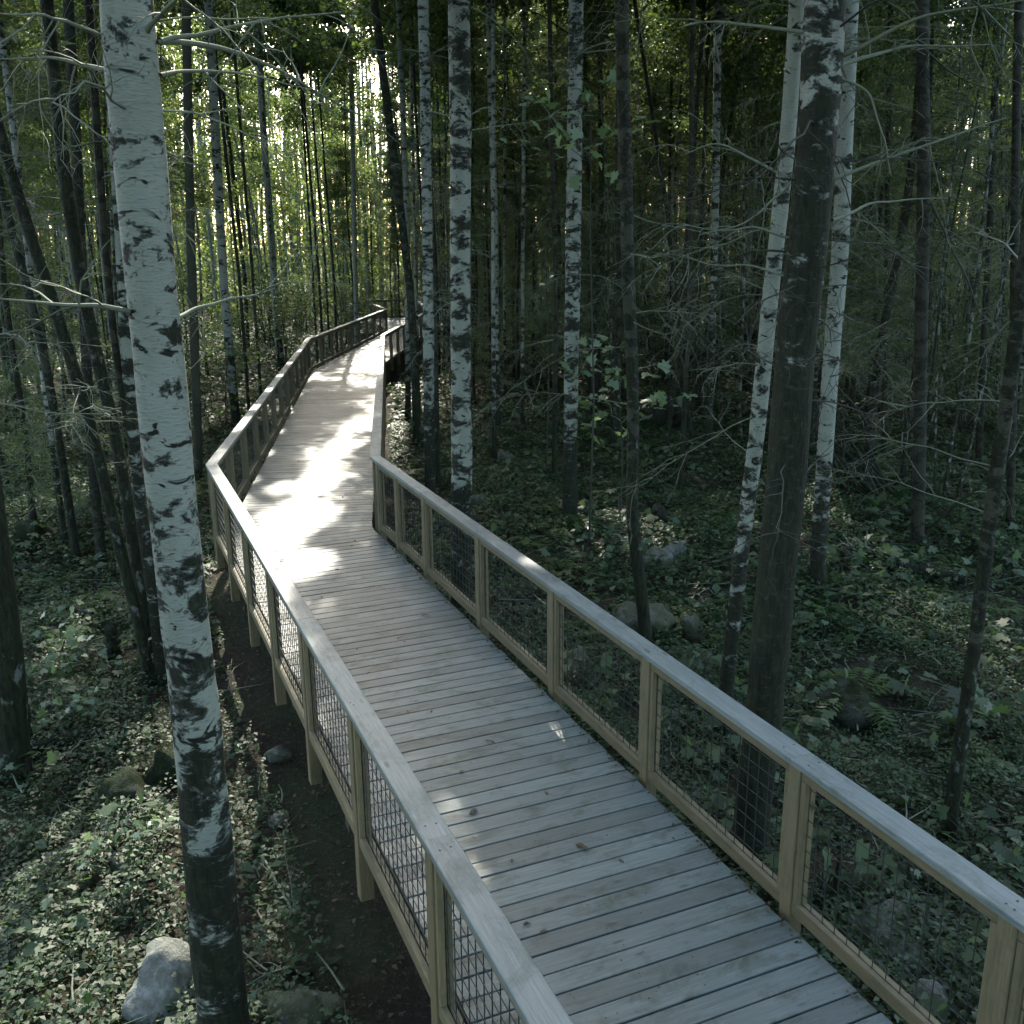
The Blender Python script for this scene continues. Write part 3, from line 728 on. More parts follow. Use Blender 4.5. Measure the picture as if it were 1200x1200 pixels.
hero('birch_tree', 'birch hidden behind the left edge of the thick white birch', 'birch', [(190, 800), (180, 700), (160, 560), (147, 400), (143, 300), (134, 150), (124, 0)], 15, 350, 14, (.95, .4, 4), .85, (8, 1.7, 1200), 10, (3, 8), 20, k=14)
hero('alder_tree', 'long slanting mossy trunk leaning left, its right edge lit by the sun', 'mossy', [(176, 800), (167, 747), (130, 600), (110, 510), (77, 400), (43, 300), (0, 160)], 14, 550, 12, (.8, .6, 3), .85, (7.5, 1.6, 1200), 9, (2.5, 7), 21, k=14)
hero('alder_tree', 'straight mossy trunk between the slanting trunk and the thick white birch', 'mossy', [(176, 770), (160, 667), (148, 583), (133, 493), (108, 400), (90, 300), (72, 180), (55, 0)], 15, 550, 14, (.8, .55, 3), .85, (8, 1.6, 1200), 9, (2.5, 8), 22, k=14)
hero('alder_tree', 'thin dark stem at far left, a strip of sun on its middle', 'mossy', [(91, 660), (80, 587), (63, 477), (46, 390), (22, 300), (0, 220)], 10, 500, 12, (.8, .5, 3), .9, (8, 1.3, 900), 7, (3, 8), 23, k=10)
hero('alder_tree', 'dark upright trunk standing behind the slanting mossy trunk', 'dark', [(120, 665), (110, 567), (101, 420), (95, 300), (88, 150), (80, 0)], 12, 500, 15, (.5, .5, 3), .9, (8, 1.6, 1200), 12, (2.5, 8), 24, k=12)
hero('alder_tree', 'narrow dark trunk squeezed against the left side of the thick white birch', 'dark', [(188, 800), (183, 760), (168, 600), (150, 500), (133, 400), (120, 250), (104, 0)], 9, 500, 14, (.6, .5, 3), .9, (8, 1.5, 1200), 8, (3, 8), 25, k=12)
hero('alder_tree', 'stout dark trunk at the left border, leaning out of the picture', 'mossy', [(16, 912), (14, 830), (5, 720), (-8, 620), (-30, 480), (-60, 300)], 34, 800, 12, (.9, .7, 3), .8, (7, 1.8, 1300), 6, (3, 8), 26, k=16)
hero('conifer_tree', 'dark narrow trunk at the right border with broken side branches', 'dark', [(1184, 620), (1186, 500), (1188, 400), (1190, 200), (1194, 0)], 10, 300, 15, (.5, .4, 3), .9, (8, 1.6, 1200), 14, (2, 8), 27, k=10)
hero('alder_tree', 'slim dark trunk between the brown trunk and the right border', 'dark', [(1147, 545), (1153, 400), (1161, 250), (1166, 100), (1168, 0)], 8, 300, 14, (.5, .4, 3), .9, (8, 1.4, 1000), 8, (3, 8), 28, k=10)
hero('birch_tree', 'pale slim birch left of the paired trunks in the middle distance', 'birch', [(830, 530), (834, 400), (838, 250), (842, 0)], 9, 400, 15, (1.05, .45, 5), .9, (8, 1.5, 1100), 8, (3, 8), 29, k=10)
hero('alder_tree', 'small dark stem in the dim centre beside the mossy crooked trunk', 'mossy', [(722, 530), (724, 420), (727, 250), (730, 0)], 9, 400, 14, (.8, .5, 3), .9, (8, 1.4, 1000), 8, (3, 8), 30, k=10)
hero('alder_tree', 'slender dark stem left of the brown trunk on the right', 'dark', [(1036, 540), (1038, 400), (1041, 200), (1044, 0)], 7, 300, 14, (.5, .4, 3), .9, (8, 1.4, 900), 8, (3, 8), 31, k=10)
hero('alder_tree', 'thin slanting sapling leaning right in front of the dark root mass', 'mossy', [(780, 535), (792, 430), (803, 300), (815, 150), (825, 0)], 5, 430, 10, (.8, .5, 3), .9, (7.5, 1.0, 500), 5, (3, 7), 32, k=8)

SHADE_STEMS = [(-1.5, 19.3, 'first slim stem beyond the bend of the right railing'), (-.4, 22.0, 'slim mossy stem behind the blotched birches'), (.9, 20.2, 'slim stem left of the central grey birch'), (-2.0, 24.5, 'slim stem close to the far right railing'),
        (.3, 26.0, 'slim stem deep behind the central grey birch'), (-1.2, 28.2, 'slim stem deep between the two blotched birches'), (2.4, 23.0, 'slim stem right of the central grey birch'), (1.6, 27.5, 'thin stem deep right of the central grey birch'),
        (3.4, 19.0, 'slim stem behind the crooked mossy trunk'), (-6.6, 19.6, 'slim stem just outside the far left railing'), (-8.2, 23.0, 'slim stem left of the far left railing'), (-7.6, 28.0, 'slim stem near the far end of the left railing'),
        (-9.6, 17.6, 'slim stem in the bushes left of the boardwalk'), (-7.4, 15.4, 'slim stem behind the thick white birch'), (-10.2, 21.5, 'slim stem among the bright bushes at left'), (4.8, 25.5, 'slim stem in the dim middle right'), (-.2, 31.5, 'thin stem in the deep centre'), (-6.9, 36.0, 'thin stem at the far curve of the left railing'),
        (-8.0, 31.0, 'dim stem outside the far left railing'), (-3.0, 31.5, 'thin stem outside the far right railing'), (-2.7, 36.5, 'thin stem just right of the far planks'), (-7.9, 40.0, 'thin stem left of the far bend'),
        (-2.6, 41.0, 'thin stem right of the far bend'), (-8.3, 45.0, 'thin stem before the last corner of the walk'), (-2.4, 47.0, 'thin stem behind the far right railing corner'), (-4.6, 60.0, 'thin stem behind the last railing'),
        (-7.6, 43.0, 'thin stem close left of the last straight'), (-3.0, 44.2, 'thin stem close right of the last straight'), (-8.9, 37.5, 'thin stem left of the far planks'), (-2.9, 34.0, 'dim stem right of the far planks')]
for i, (x, y, lab) in enumerate(SHADE_STEMS):  # stems added so their crowns keep the sun off the walk
    pb = project((x, y, float(ground(x, y)))); pm = project((x + .03, y, 3.)); pt = project((x + .1 * sin(i * 2.1), y, 7.))
    bk = ('mossy', 'birch', 'dark')[i % 3]
    hero('birch_tree' if bk == 'birch' else 'alder_tree', lab + (', pale bark', ', dark bark')[bk != 'birch'], bk, [pb[:2], pm[:2], pt[:2]], .10 / pm[2] * FPX, pm[1], 17, (1.0, .4, 3), .8, (min(5.4 + .24 * y, 12), 2.4 if y < 30 else 3.2, 2600 if y < 30 else 4200), 9, (2.5, 7), 60 + i, base=(x, y), k=9)
# slender trees of the dense stand: a few kinds, copied
def proto(name, label, bark_, seed, H, r0, r1, moss, crown, twig, group, conifer=False, tm=None, stems=1):
    rg = np.random.default_rng(seed)
    t = thing(name, label, 'tree', (0, 0, 0), group)
    n = 26; z = np.linspace(0, H, n); bend = rg.normal(size=2) * .25
    Q = np.stack([bend[0] * (z / H) ** 2 * 1.6 + .05 * np.sin(z * 1.1 + seed), bend[1] * (z / H) ** 2 * 1.6 + .05 * np.cos(z * .9 + seed), z], 1)
    mf = lambda h: moss[0] + (moss[1] - moss[0]) * min(1, h / 4)
    mat = {'birch': M_birch, 'mossy': M_mossy, 'dark': M_darkb, 'pale': M_pale}[bark_]
    link('trunk', trunk_mesh(Q, r0, r1, 9, mf, mat, rg, .06), t)
    for j in range(stems - 1):
        a = rg.uniform(0, 6.28); l = rg.uniform(.06, .13); hh = H * rg.uniform(.6, .95); zz = np.linspace(0, hh, 20); dd = .25 + l * zz
        Q2 = np.stack([cos(a) * dd + .06 * np.sin(zz * .8 + a), sin(a) * dd + .06 * np.cos(zz * .9), zz], 1)
        o = link('trunk', trunk_mesh(Q2, r0 * rg.uniform(.5, .85), r1 * .5, 8, mf, mat, rg, .06), t); o.location = tuple(Q2[0])
    on = lambda h: np.array([np.interp(h, z, Q[:, j]) for j in range(3)])
    ac = Acc(); nt_, z0, z1, L = twig
    leaves = []
    for j in range(nt_):
        h = rg.uniform(z0, z1); a = rg.uniform(0, 2 * pi)
        l = L * rg.uniform(.5, 1.2) * (1.15 - .75 * h / H if conifer else 1)
        pts = twig_tree(ac, on(h), [cos(a), sin(a), rg.uniform(-.05, .3) if conifer else rg.uniform(0, .6)], l, .009 if not conifer else .011, rg, 8 if conifer else 5, .32 if conifer else .2, 3, 2 if conifer else 1)
        if conifer and (h > 4.0 or rg.random() < .6):
            m = 260; tt = rg.random(m); i = np.clip((tt * 6).astype(int), 0, 5); q = pts[i] + (pts[i + 1] - pts[i]) * rg.random((m, 1))
            q = q + rg.normal(size=(m, 3)) * np.array([.13, .13, .035]) * l; q[:, 2] -= rg.random(m) * .10; leaves.append(q)
    link('twig_sprays', ac.mesh('twig_sprays', tm or M_twig), t)
    if leaves:
        P = np.concatenate(leaves); V, F = leaf_quads(P, rg.uniform(.07, .2, len(P)), rg, .45, .14, .03)
        link('needles', mesh('needles', V, F, L_needle), t)
    if crown:
        Pc, V, F, C = crown_quads(rg, Q, crown[0], crown[1] * 1.15, int(crown[2] * 2.2), .12, 40)
        link('crown', mesh('crown', V, F, L_sunlit if crown[0] < 5 else L_crown), t)
    return t
G = 'slender trees of the dense stand'
PROTO = [
    proto('birch_tree', 'slender pale birch in the dense stand behind the larger trunks', 'birch', 11, 15, .075, .03, (.9, .25), (9.3, 1.5, 2400), (8, 2, 7, .9), G),
    proto('birch_tree', 'slender pale birch in the dense stand behind the larger trunks', 'birch', 12, 14, .055, .022, (.8, .35), (8.8, 1.4, 2200), (10, 2, 7, .8), G),
    proto('alder_tree', 'slender dark mossy stem in the dense stand behind the larger trunks', 'mossy', 13, 14, .07, .03, (.8, .5), (9, 1.5, 2400), (16, 1.5, 8, 1.1), G, stems=2),
    proto('alder_tree', 'slender dark mossy stem in the dense stand behind the larger trunks', 'pale', 14, 13, .045, .02, (.7, .5), (8.4, 1.4, 2000), (18, 1.2, 8, 1.0), G, stems=4),
    proto('conifer_tree', 'dark twiggy conifer in the dense stand behind the larger trunks', 'dark', 15, 15, .085, .03, (.5, .4), None, (95, 1.4, 14.5, 1.7), G, True),
    proto('conifer_tree', 'dark twiggy conifer in the dense stand behind the larger trunks', 'dark', 16, 12, .06, .02, (.5, .4), None, (80, 1.0, 11.5, 1.5), G, True),
    proto('birch_tree', 'leafy birch', 'birch', 17, 14, .06, .024, (.8, .35), (3.6, 1.5, 3000), (10, 2, 7, .8), G, stems=2),
    proto('alder_tree', 'leafy alder', 'pale', 18, 12, .045, .02, (.7, .5), (2.6, 1.5, 3000), (12, 1.5, 8, .9), G, stems=3),
]
used = [False] * len(PROTO)
SPOTS = []
def beam_blocked(x, y, rad, zlo, zhi):
    for q, r in BEAMS:
        for z in np.linspace(zlo, zhi, 9):
            t = (z - q[2]) / SDIR[2]
            if t < 0: continue
            p = np.array(q) + SDIR * t
            if math.hypot(p[0] - x, p[1] - y) < rad: return True
    return False
def place_stand():
    cnt = 0; rg = np.random.default_rng(21); tries = 0
    while cnt < 300 and tries < 12000:
        tries += 1
        y = 15 + 47 * rg.random() ** .85; x = (rg.random() * 2 - 1) * (y * .60 + 3) - .5
        px, py, dz = project((x, y, 0))
        if path_dist(np.array([[x, y]]))[0] < 2.0: continue
        if any((x - a) ** 2 + (y - b) ** 2 < 1.3 for a, b in HEROES) or any((x - a) ** 2 + (y - b) ** 2 < .8 for a, b in SPOTS): continue
        leftbright = (px < 430 and y > 24) or (px > 1080 and y > 30)
        w = rg.random()
        if leftbright:
            if rg.random() < .62: continue
            k = 0 if w < .12 else 1 if w < .26 else 2 if w < .34 else 3 if w < .46 else 6 if w < .72 else 7 if w < .96 else 5
        else:
            if y < 19 and rg.random() < .6: continue
            k = 0 if w < .12 else 1 if w < .25 else 2 if w < .32 else 3 if w < .50 else 4 if w < .78 else 5
        if y < 34 and beam_blocked(x, y, 1.35 if k < 4 else 1.2, 4 if k < 4 else 1.5, 14): continue
        SPOTS.append((x, y)); cnt += 1
        put(k, x, y, rg)
    print('stand', cnt, tries)
LOT = {}
def zone(x, y):
    px = project((x, y, 0))[0] if y > 1 else 600
    if y < 12: return 'added for shade beside and behind the near end of the boardwalk'
    far = 'far back ' if y > 36 else ''
    if px < 190: return far + 'at the dim left margin'
    if px < 440: return far + 'before the bright foliage at left'
    if px < 640: return far + 'behind the two blotched birches'
    if px < 860: return far + 'right of the grey central birch'
    return far + 'behind the paired right trunks'
KN = ['sturdy pale birch', 'very slim pale birch', 'mossy dark alder', 'thin grey stemmed alder', 'tall twiggy conifer', 'small twiggy conifer', 'leafy birch', 'leafy alder']
def put(k, x, y, rg):
    o = PROTO[k] if not used[k] else copy_tree(PROTO[k]); used[k] = True
    pl = KN[k] + ('es' if KN[k].endswith('birch') else 's') + ' ' + zone(x, y)
    o['label'] = KN[k] + ' ' + zone(x, y); o['group'] = pl; LOT.setdefault(pl, []).append((project((x, y, 1))[0] if y > 1 else 0, y, o))
    o.location = (x, y, float(ground(x, y)) - .06); s = rg.uniform(.8, 1.2); q = rg.uniform(.7, 1.25) if k != 4 else rg.uniform(.8, 1.1)
    o.scale = (s * q, s * q, s * 1.0) if k < 4 else (s, s, s)
    o.rotation_euler = (rg.normal() * .035, rg.normal() * .045, rg.uniform(0, 6.28))
place_stand()
# unseen trees added round and behind the viewpoint to shade the place
def place_behind():
    rg = np.random.default_rng(33)
    for i in range(46):
        for _ in range(50):
            a = rg.uniform(pi * .92, pi * 2.08); d = rg.uniform(5, 19); x, y = cos(a) * d, sin(a) * d + 1
            if path_dist(np.array([[x, y]]))[0] < 2.2 or any((x - p) ** 2 + (y - q) ** 2 < 3 for p, q in SPOTS): continue
            pr = project((x, y, 2.0))
            if pr[2] > 0 and -150 < pr[0] < 1350: continue
            SPOTS.append((x, y)); put([0, 1, 2, 3, 4, 4, 2][i % 7], x, y, rg); break
place_behind()

ORD = 'leftmost second third fourth fifth sixth seventh eighth ninth tenth eleventh twelfth thirteenth fourteenth fifteenth sixteenth seventeenth eighteenth nineteenth twentieth twenty-first twenty-second'.split()
for pl, lst in LOT.items():
    lst = [q for q in lst]
    if len(lst) < 2 or len(lst) > 22 or 'near end' in pl: continue
    lst.sort(key=lambda q: q[0])
    for i, (_, _, o) in enumerate(lst): o['label'] = (ORD[i] + (' of the ' if i == 0 or 'far back' in pl else ' from left of the ') + pl)
# the far-off wood
def far_wood():
    rg = np.random.default_rng(44); ac = Acc()
    for i in range(900):
        y = 61 + 45 * rg.random(); x = (rg.random() * 2 - 1) * (y * .72 + 6); g = float(ground(x, y)); H = rg.uniform(15, 24)
        l = rg.normal(size=2) * .5
        ac.tube(np.array([[x, y, g - .3], [x + l[0] * .4, y + l[1] * .4, g + H * .5], [x + l[0], y + l[1], g + H]]), [.13 * rg.uniform(.6, 1.4), .10, .04], 5)
    V, F = ac.arr()
    n = 520000; y = 62 + 50 * rg.random(n); x = (rg.random(n) * 2 - 1) * (y * .72 + 6)
    z = ground(x, y) + 27 * rg.random(n) ** 1.05
    m = vnoise(x + z * .3, z * 1.0 + y * .4, .55, 9) + .5 * vnoise(x, z * 1.6, 1.3, 10)
    q = x / y; open_ = ((q > -.38) & (q < -.10)) | (q > .40)
    keep = (m > np.where(open_ & (z > 12), .16, np.where(open_ & (z > 6), -.35, -.95))) & (rg.random(n) < np.where(open_ & (z > 6), .75, 1))
    P = np.stack([x, y, z], 1)[keep]
    V2, F2 = leaf_quads(P, rg.uniform(.16, .48, len(P)), rg, .35, .6, .1)
    me = mesh('far_wood', np.concatenate([V, V2]), np.concatenate([F, F2 + len(V)]), [M_pale, L_sunlit, L_needle], mi=np.concatenate([np.zeros(len(F)), np.where(open_[keep], 1, 2)]))
    tag(link('far_wood', me), 'far-off wood of thin trunks and pale green leaves closing the view', 'woodland', kind='stuff')
far_wood()

# ------------------------------------------------------------------ undergrowth things
def fern_mesh(seed, nf, L, w):
    rg = np.random.default_rng(seed); Ps = []; Ds = []; Ss = []; st = Acc()
    for i in range(nf):
        a = i * 2 * pi / nf + rg.normal() * .25; l = L * rg.uniform(.7, 1.1); rise = rg.uniform(.45, .95)
        t = np.linspace(0, 1, 18); r = l * (t * .92); z = l * (rise * t - (rise + .30) * t ** 2.2 * .85) + .03
        C = np.stack([cos(a) * r, sin(a) * r, z], 1); T = norm(np.gradient(C, axis=0)); S = np.array([-sin(a), cos(a), 0])
        st.tube(C[::3], np.linspace(.005, .002, 6), 3)
        for j in range(2, 18):
            ww = w * sin(min(1, t[j] * 1.25 + .12) * pi * .5) * (1 - t[j] ** 2.2 * .92)
            for s in (-1, 1):
                d = norm(S * s + T[j] * .35 + np.array([0, 0, -.12])); Ps.append(C[j]); Ds.append(d); Ss.append(max(.012, ww))
    V, F = leaf_quads(np.array(Ps), np.array(Ss), rg, .85, .30, .02, np.array(Ds))
    return V, F
FERN = [mesh('fern', *fern_mesh(s, n, l, w), L_fern) for s, n, l, w in ((1, 11, .62, .13), (2, 14, .8, .16), (3, 9, .5, .11))]
def fern(px=None, xy=None, s=1., k=0, label=None, big=False):
    p = at_ground(*px) if px else np.array([xy[0], xy[1], float(ground(*xy))])
    o = link('fern', FERN[k], None, tuple(p)); o.scale = (s, s, s); o.rotation_euler = (R_.uniform(-.1, .1), R_.uniform(-.1, .1), R_.uniform(0, 6))
    tag(o, label or 'small green fern growing among the low leafy plants', 'fern', 'ferns on the forest floor'); return o
FP = [(905, 870, 1.0), (1000, 830, 1.1), (1145, 590, 1.1), (1190, 560, 1.0), (800, 650, .9), (710, 590, 1.3), (735, 570, 1.2), (640, 600, 1.1), (600, 500, 1.2), (650, 520, 1.1), (575, 560, 1.0), (560, 640, 1.1), (620, 640, 1.0),
      (700, 540, 1.0), (960, 720, 1.1), (1000, 690, 1.1), (1040, 560, 1.2), (1110, 660, 1.0), (1090, 700, .9), (1000, 560, 1.2), (920, 600, 1.1), (870, 560, 1.1), (1170, 720, 1.0), (1060, 760, .9), (580, 470, 1.3),
      (620, 460, 1.2), (660, 700, .8), (700, 680, .8), (475, 560, 1.0), (470, 500, 1.2), (30, 640, 1.2), (60, 690, 1.1), (100, 740, .9), (45, 590, 1.2), (20, 560, 1.2), (110, 800, .7), (150, 640, 1.0), (1180, 900, .9), (950, 800, .8), (130, 560, 1.1), (30, 480, 1.2), (240, 450, 1.1)]
for i, (x, y, s) in enumerate(FP): fern((x, y), s=s * R_.uniform(.8, 1.1), k=i % 3)
for i in range(120):
    y = R_.uniform(8, 36); x = R_.uniform(-1, 1) * (y * .55)
    if path_dist(np.array([[x, y]]))[0] < 1.8: continue
    fern(xy=(x, y), s=R_.uniform(.6, 1.3), k=i % 3)

# rocks
def rock(px, w, h, label, seed, sink=.50, flat=1., name='boulder', dep=1.0):
    p = at_ground(*px); depth = (p - [0, 0, CAMH]) @ FW; W = w / FPX * depth; Hh = h / FPX * depth / cos(PITCH + .3)
    rg = np.random.default_rng(seed)
    import bmesh
    bm = bmesh.new(); bmesh.ops.create_icosphere(bm, subdivisions=4, radius=1)
    ph = rg.uniform(0, 6, 12); dirs = norm(rg.normal(size=(11, 3))); offs = rg.uniform(.45, .78, 11)
    for v in bm.verts:
        c = np.array(v.co)
        for d, o in zip(dirs, offs):
            e = c @ d - o
            if e > 0: c = c - d * e * .96
        c = c * (1 + .05 * sin(c[0] * 4 + ph[0]) * sin(c[1] * 5 + ph[1]) + .04 * sin(c[2] * 7 + ph[2]) + .03 * sin(c[0] * 13 + ph[3]) * sin(c[2] * 12 + ph[4]) + .02 * sin(c[1] * 23 + ph[5]) * sin(c[0] * 19 + ph[6]))
        q_ = Vector(c * 2.2 + ph[:3]); c = c * (1 + .13 * fractal(q_, 1.0, 2.1, 5))
        v.co = (c[0] * W / 1.6, c[1] * W / 1.6 * dep, c[2] * Hh * .68)
    for f in bm.faces: f.smooth = True
    me = bpy.data.meshes.new(name); bm.to_mesh(me); bm.free(); me.materials.append(M_moss if 'mossy' in label.split() and 'crooked' not in label and 'side' not in label else M_rockp if 'large pale' in label else M_rock)
    o = link(name, me, None, (p[0], p[1] + W * .3, p[2] + Hh * (.5 - sink))); o.rotation_euler = (rg.normal() * .1, rg.normal() * .1, rg.uniform(0, 6)); tag(o, label, 'rock'); return o
rock((192, 1190), 92, 62, 'large pale angular rock at the foot of the thick white birch', 1, .3)
rock((222, 1230), 60, 50, 'pale rock cut by the bottom of the picture beside the birch foot', 2)
rock((350, 1215), 85, 65, 'greenish angular rock at the bottom edge left of the railing', 3)
rock((190, 925), 44, 55, 'rounded mossy rock behind the thick white birch', 4)
rock((148, 950), 62, 50, 'low mossy rock left of the thick white birch', 5)
rock((141, 1022), 34, 30, 'small round grey rock among glossy leaves at lower left', 6, name='rock')
rock((328, 968), 26, 16, 'small pale stone on bare soil left of the railing', 7, name='stone')
rock((325, 892), 34, 20, 'flat grey stone in the shade left of the railing', 8, name='stone')
rock((770, 668), 36, 34, 'brownish boulder beside the pale one behind the crooked mossy trunk', 9)
rock((792, 658), 36, 30, 'pale grey boulder touching the brownish one behind the crooked mossy trunk', 10)
rock((752, 748), 70, 44, 'rounded boulder at the foot of the crooked mossy trunk', 11)
rock((812, 748), 34, 36, 'grey rock right of the boulder at the crooked trunk', 12, name='rock')
rock((825, 790), 60, 34, 'low rock with mossy side between the crooked trunk and the birch pair', 13, name='rock')
rock((676, 800), 56, 40, 'rounded boulder seen through the wire of the right railing', 14)
rock((1042, 1130), 104, 56, 'broad pale boulder seen through the nearest wire panel on the right', 15)
rock((1100, 1190), 60, 40, 'rock in the corner of the nearest right wire panel', 16, name='rock')
rock((593, 545), 30, 22, 'pale round rock in the middle of the forest floor', 17, name='rock')
rock((560, 594), 22, 18, 'small pale stone behind the bend of the right railing', 18, name='stone')
rock((980, 768), 22, 8, 'tiny pale flat stone in the ferny clearing on the right', 19, name='stone')
rock((780, 855), 40, 22, 'grey stone between right railing and birch pair', 20, name='stone')
rock((85, 872), 34, 20, 'small stone in leaves at the foot of the leftmost trunk', 21, name='stone')
rock((1010, 850), 80, 60, 'mossy rounded mound of rock right of the birch pair', 23)
rock((38, 640), 44, 44, 'mossy round boulder at the left among ferns', 24)

# stumps, sticks, fallen trunks
def log_(name, label, cat, A, B_, r, mat, k=9, twigs=0, seed=0, taper=.7):
    rg = np.random.default_rng(seed + 900); A = np.array(A, float); B_ = np.array(B_, float); n = 12
    P = np.linspace(A, B_, n) + rg.normal(size=(n, 3)) * r * .25; P[0] = A
    t = thing(name, label, cat, A); rr = np.linspace(r, r * taper, n) * (1 + rg.normal(size=n) * .06)
    V, F = tube(P - A, rr, k); 
    capA = np.arange(k)[None][:, ::-1]; capB = (np.arange(k) + (n - 1) * k)[None]
    V = V + rg.normal(size=V.shape) * r * .05
    link('stem', mesh('stem', V, [F, capA, capB], mat, smooth=False, attrs={'moss': np.full(len(V), .8)}), t)
    if twigs:
        ac = Acc()
        for j in range(twigs):
            i = rg.integers(2, n); twig_tree(ac, P[i] - A, rg.normal(size=3) + [0, 0, .3], rg.uniform(.3, .9), r * .3, rg, 4, .2, 3, 1)
        link('twig_sprays', ac.mesh('twig_sprays', M_twig), t)
    return t
def gz(x, y, dz=0): 
    p = at_ground(x, y).copy(); p[2] += dz; return p
log_('fallen_branch', 'pale leaning dead branch slanting up to the right border', 'branch', gz(1062, 640, -.05), at_Y(1205, 518, at_ground(1062, 640)[1] - .6), .028, M_mossy, 7, 6, 1)
log_('fallen_log', 'long low log lying in leaves at the left', 'log', gz(20, 885, .08), gz(185, 862, .12), .07, M_mossy, 9, 4, 2)
log_('fallen_branch', 'pale broken stick in the sunlit patch at the left', 'branch', gz(82, 722, .1), gz(112, 740, .25), .03, M_birch, 7, 0, 3)
p = gz(133, 770); log_('tree_stump', 'short broken stump beside the slanting mossy trunk', 'stump', p, p + [0, 0, .38], .09, M_mossy, 9, 0, 4, .8)
p = gz(38, 872); log_('stake', 'thin dark broken stem standing at the left', 'stem', p, p + [.0, 0, .8], .022, M_darkb, 7, 0, 5)
p = gz(978, 1062); log_('birch_stub', 'pale birch stub standing upright behind the nearest right wire panel', 'stump', p, p + [.0, 0, .42], .028, M_birch, 8, 0, 6)
p = gz(772, 622); log_('tree_stump', 'dark stump on the forest floor above the paired boulders', 'stump', p, p + [0, 0, .35], .16, M_darkb, 11, 0, 7, .85)
p = gz(785, 505); log_('tree_stump', 'wide black root mass of an old stump in the dim centre', 'stump', p, p + [0, 0, .8], .5, M_darkb, 13, 5, 8, .8)
log_('fallen_branch', 'long thin stick lying on brown moss at lower left', 'branch', gz(42, 1085, .06), gz(75, 1118, .1), .012, M_twig, 6, 1, 9)
log_('fallen_branch', 'crooked pale stick on bare soil right of the thick birch', 'branch', gz(308, 1010, .05), gz(345, 1078, .06), .014, M_twig, 6, 2, 10)
log_('fallen_log', 'mossy log crossing the ferny slope on the right', 'log', gz(985, 655, .1), gz(1130, 690, .15), .11, M_mossy, 10, 5, 11)
log_('fallen_log', 'half buried log behind the birch pair on the right', 'log', gz(800, 745, .04), gz(860, 775, .05), .08, M_mossy, 9, 0, 12)
log_('fallen_branch', 'short dark branch lying low beside the left railing', 'branch', gz(310, 1135, .05), gz(365, 1150, .08), .04, M_darkb, 8, 1, 13)
# splintered fallen top: a sheaf of sticks leaning down to the right
def brush():
    rg = np.random.default_rng(77); c = gz(1030, 585); ac = Acc(); Y = c[1]
    for j in range(26):
        a = at_Y(955 + rg.uniform(-14, 35), 468 + rg.uniform(-15, 40), Y + rg.uniform(-.2, 1.2)); b = at_Y(1010 + rg.uniform(-40, 50), 592 + rg.uniform(-14, 10), Y + rg.uniform(-.5, .5))
        ac.tube(np.linspace(a, b, 5) - c + rg.normal(size=(5, 3)) * .03, np.linspace(.012, .035, 5) * rg.uniform(.5, 1.3), 5)
    t = thing('brush_pile', 'sheaf of splintered dead boughs propped against the banded birch on the right', 'brush pile', c)
    V, F = ac.arr(); link('boughs', mesh('boughs', V, F, M_mossy, attrs={'moss': np.full(len(V), .7)}), t)
brush()

# leafy saplings: layered broad leaves
def lobed(P, D, size, rg):
    """palmate leaf outline as fans: quads from centre"""
    n = len(P); N = rg.normal(size=(n, 3)) * .5; N[:, 2] += 1; S = norm(np.cross(D, N)); N = np.cross(S, D)
    ang = np.radians([180, 120, 75, 62, 35, 14, 0, -14, -35, -62, -75, -120]); rad = np.array([.12, .42, .5, .32, .62, .45, .8, .45, .62, .32, .5, .42])
    V = P[:, None] + size[:, None, None] * (.35 * D[:, None] + rad[None, :, None] * (np.cos(ang)[None, :, None] * D[:, None] + np.sin(ang)[None, :, None] * S[:, None]) - (rad[None, :, None] ** 2) * .18 * N[:, None])
    return V.reshape(-1, 3), np.arange(12 * n).reshape(n, 12)
def sapling(label, px, H, spots, seed, size=.16, mat=None, nper=9, kind='maple_sapling', spread=.35):
    """stem from the ground at px; spots: picture positions of leaf sprays at about the same distance"""
    rg = np.random.default_rng(seed + 500); B = at_ground(*px); Y = B[1]; t = thing(kind, label, 'sapling', B); ac = Acc(); Ps = []; Ds = []
    S = [at_Y(x, y, Y + rg.uniform(-.4, .4)) for x, y in spots]
    top = max(H, max(s[2] for s in S) - B[2] - .15); cen = np.mean(S, axis=0)
    stem = np.array([B - [0, 0, .05], B + [.05, 0, top * .35], B + [(cen[0] - B[0]) * .3, (cen[1] - B[1]) * .3, top * .7], B + [(cen[0] - B[0]) * .5, 0, top]])
    ac.tube(stem - B, [.018, .015, .01, .005], 6)
    for s in S:
        h = min(top, max(.3, (s[2] - B[2]) - .25)); a = np.array([np.interp(h, stem[:, 2] - B[2], stem[:, j]) for j in range(3)])
        m = (a + s) / 2 + [0, 0, .12]; ac.tube(np.array([a, m, s]) - B, [.007, .005, .003], 4)
        u = norm(s - a); 
        for j in range(nper):
            q = s + u * rg.uniform(-.5, .4) * spread * 2 + rg.normal(size=3) * np.array([spread * .6, spread * .6, .035]); Ps.append(q); d = norm(u * .6 + rg.normal(size=3) * [.8, .8, .15]); Ds.append(d)
            ac.tube(np.array([q, q - d * .04 + [0, 0, .01]]) - B, .0015, 3)
    V, F = lobed(np.array(Ps), np.array(Ds), rg.uniform(size * .6, size * 1.15, len(Ps)), rg)
    link('stem', ac.mesh('stem', M_twigdark), t); link('leaves', mesh('leaves', V - B, F, mat or L_big), t); return t
sapling('slim sapling holding pale leaf sprays high beside the central grey birch', (690, 640), 3, [(645, 120), (640, 172), (672, 170), (690, 152), (700, 108), (745, 150), (720, 205)], 1, .22, nper=8)
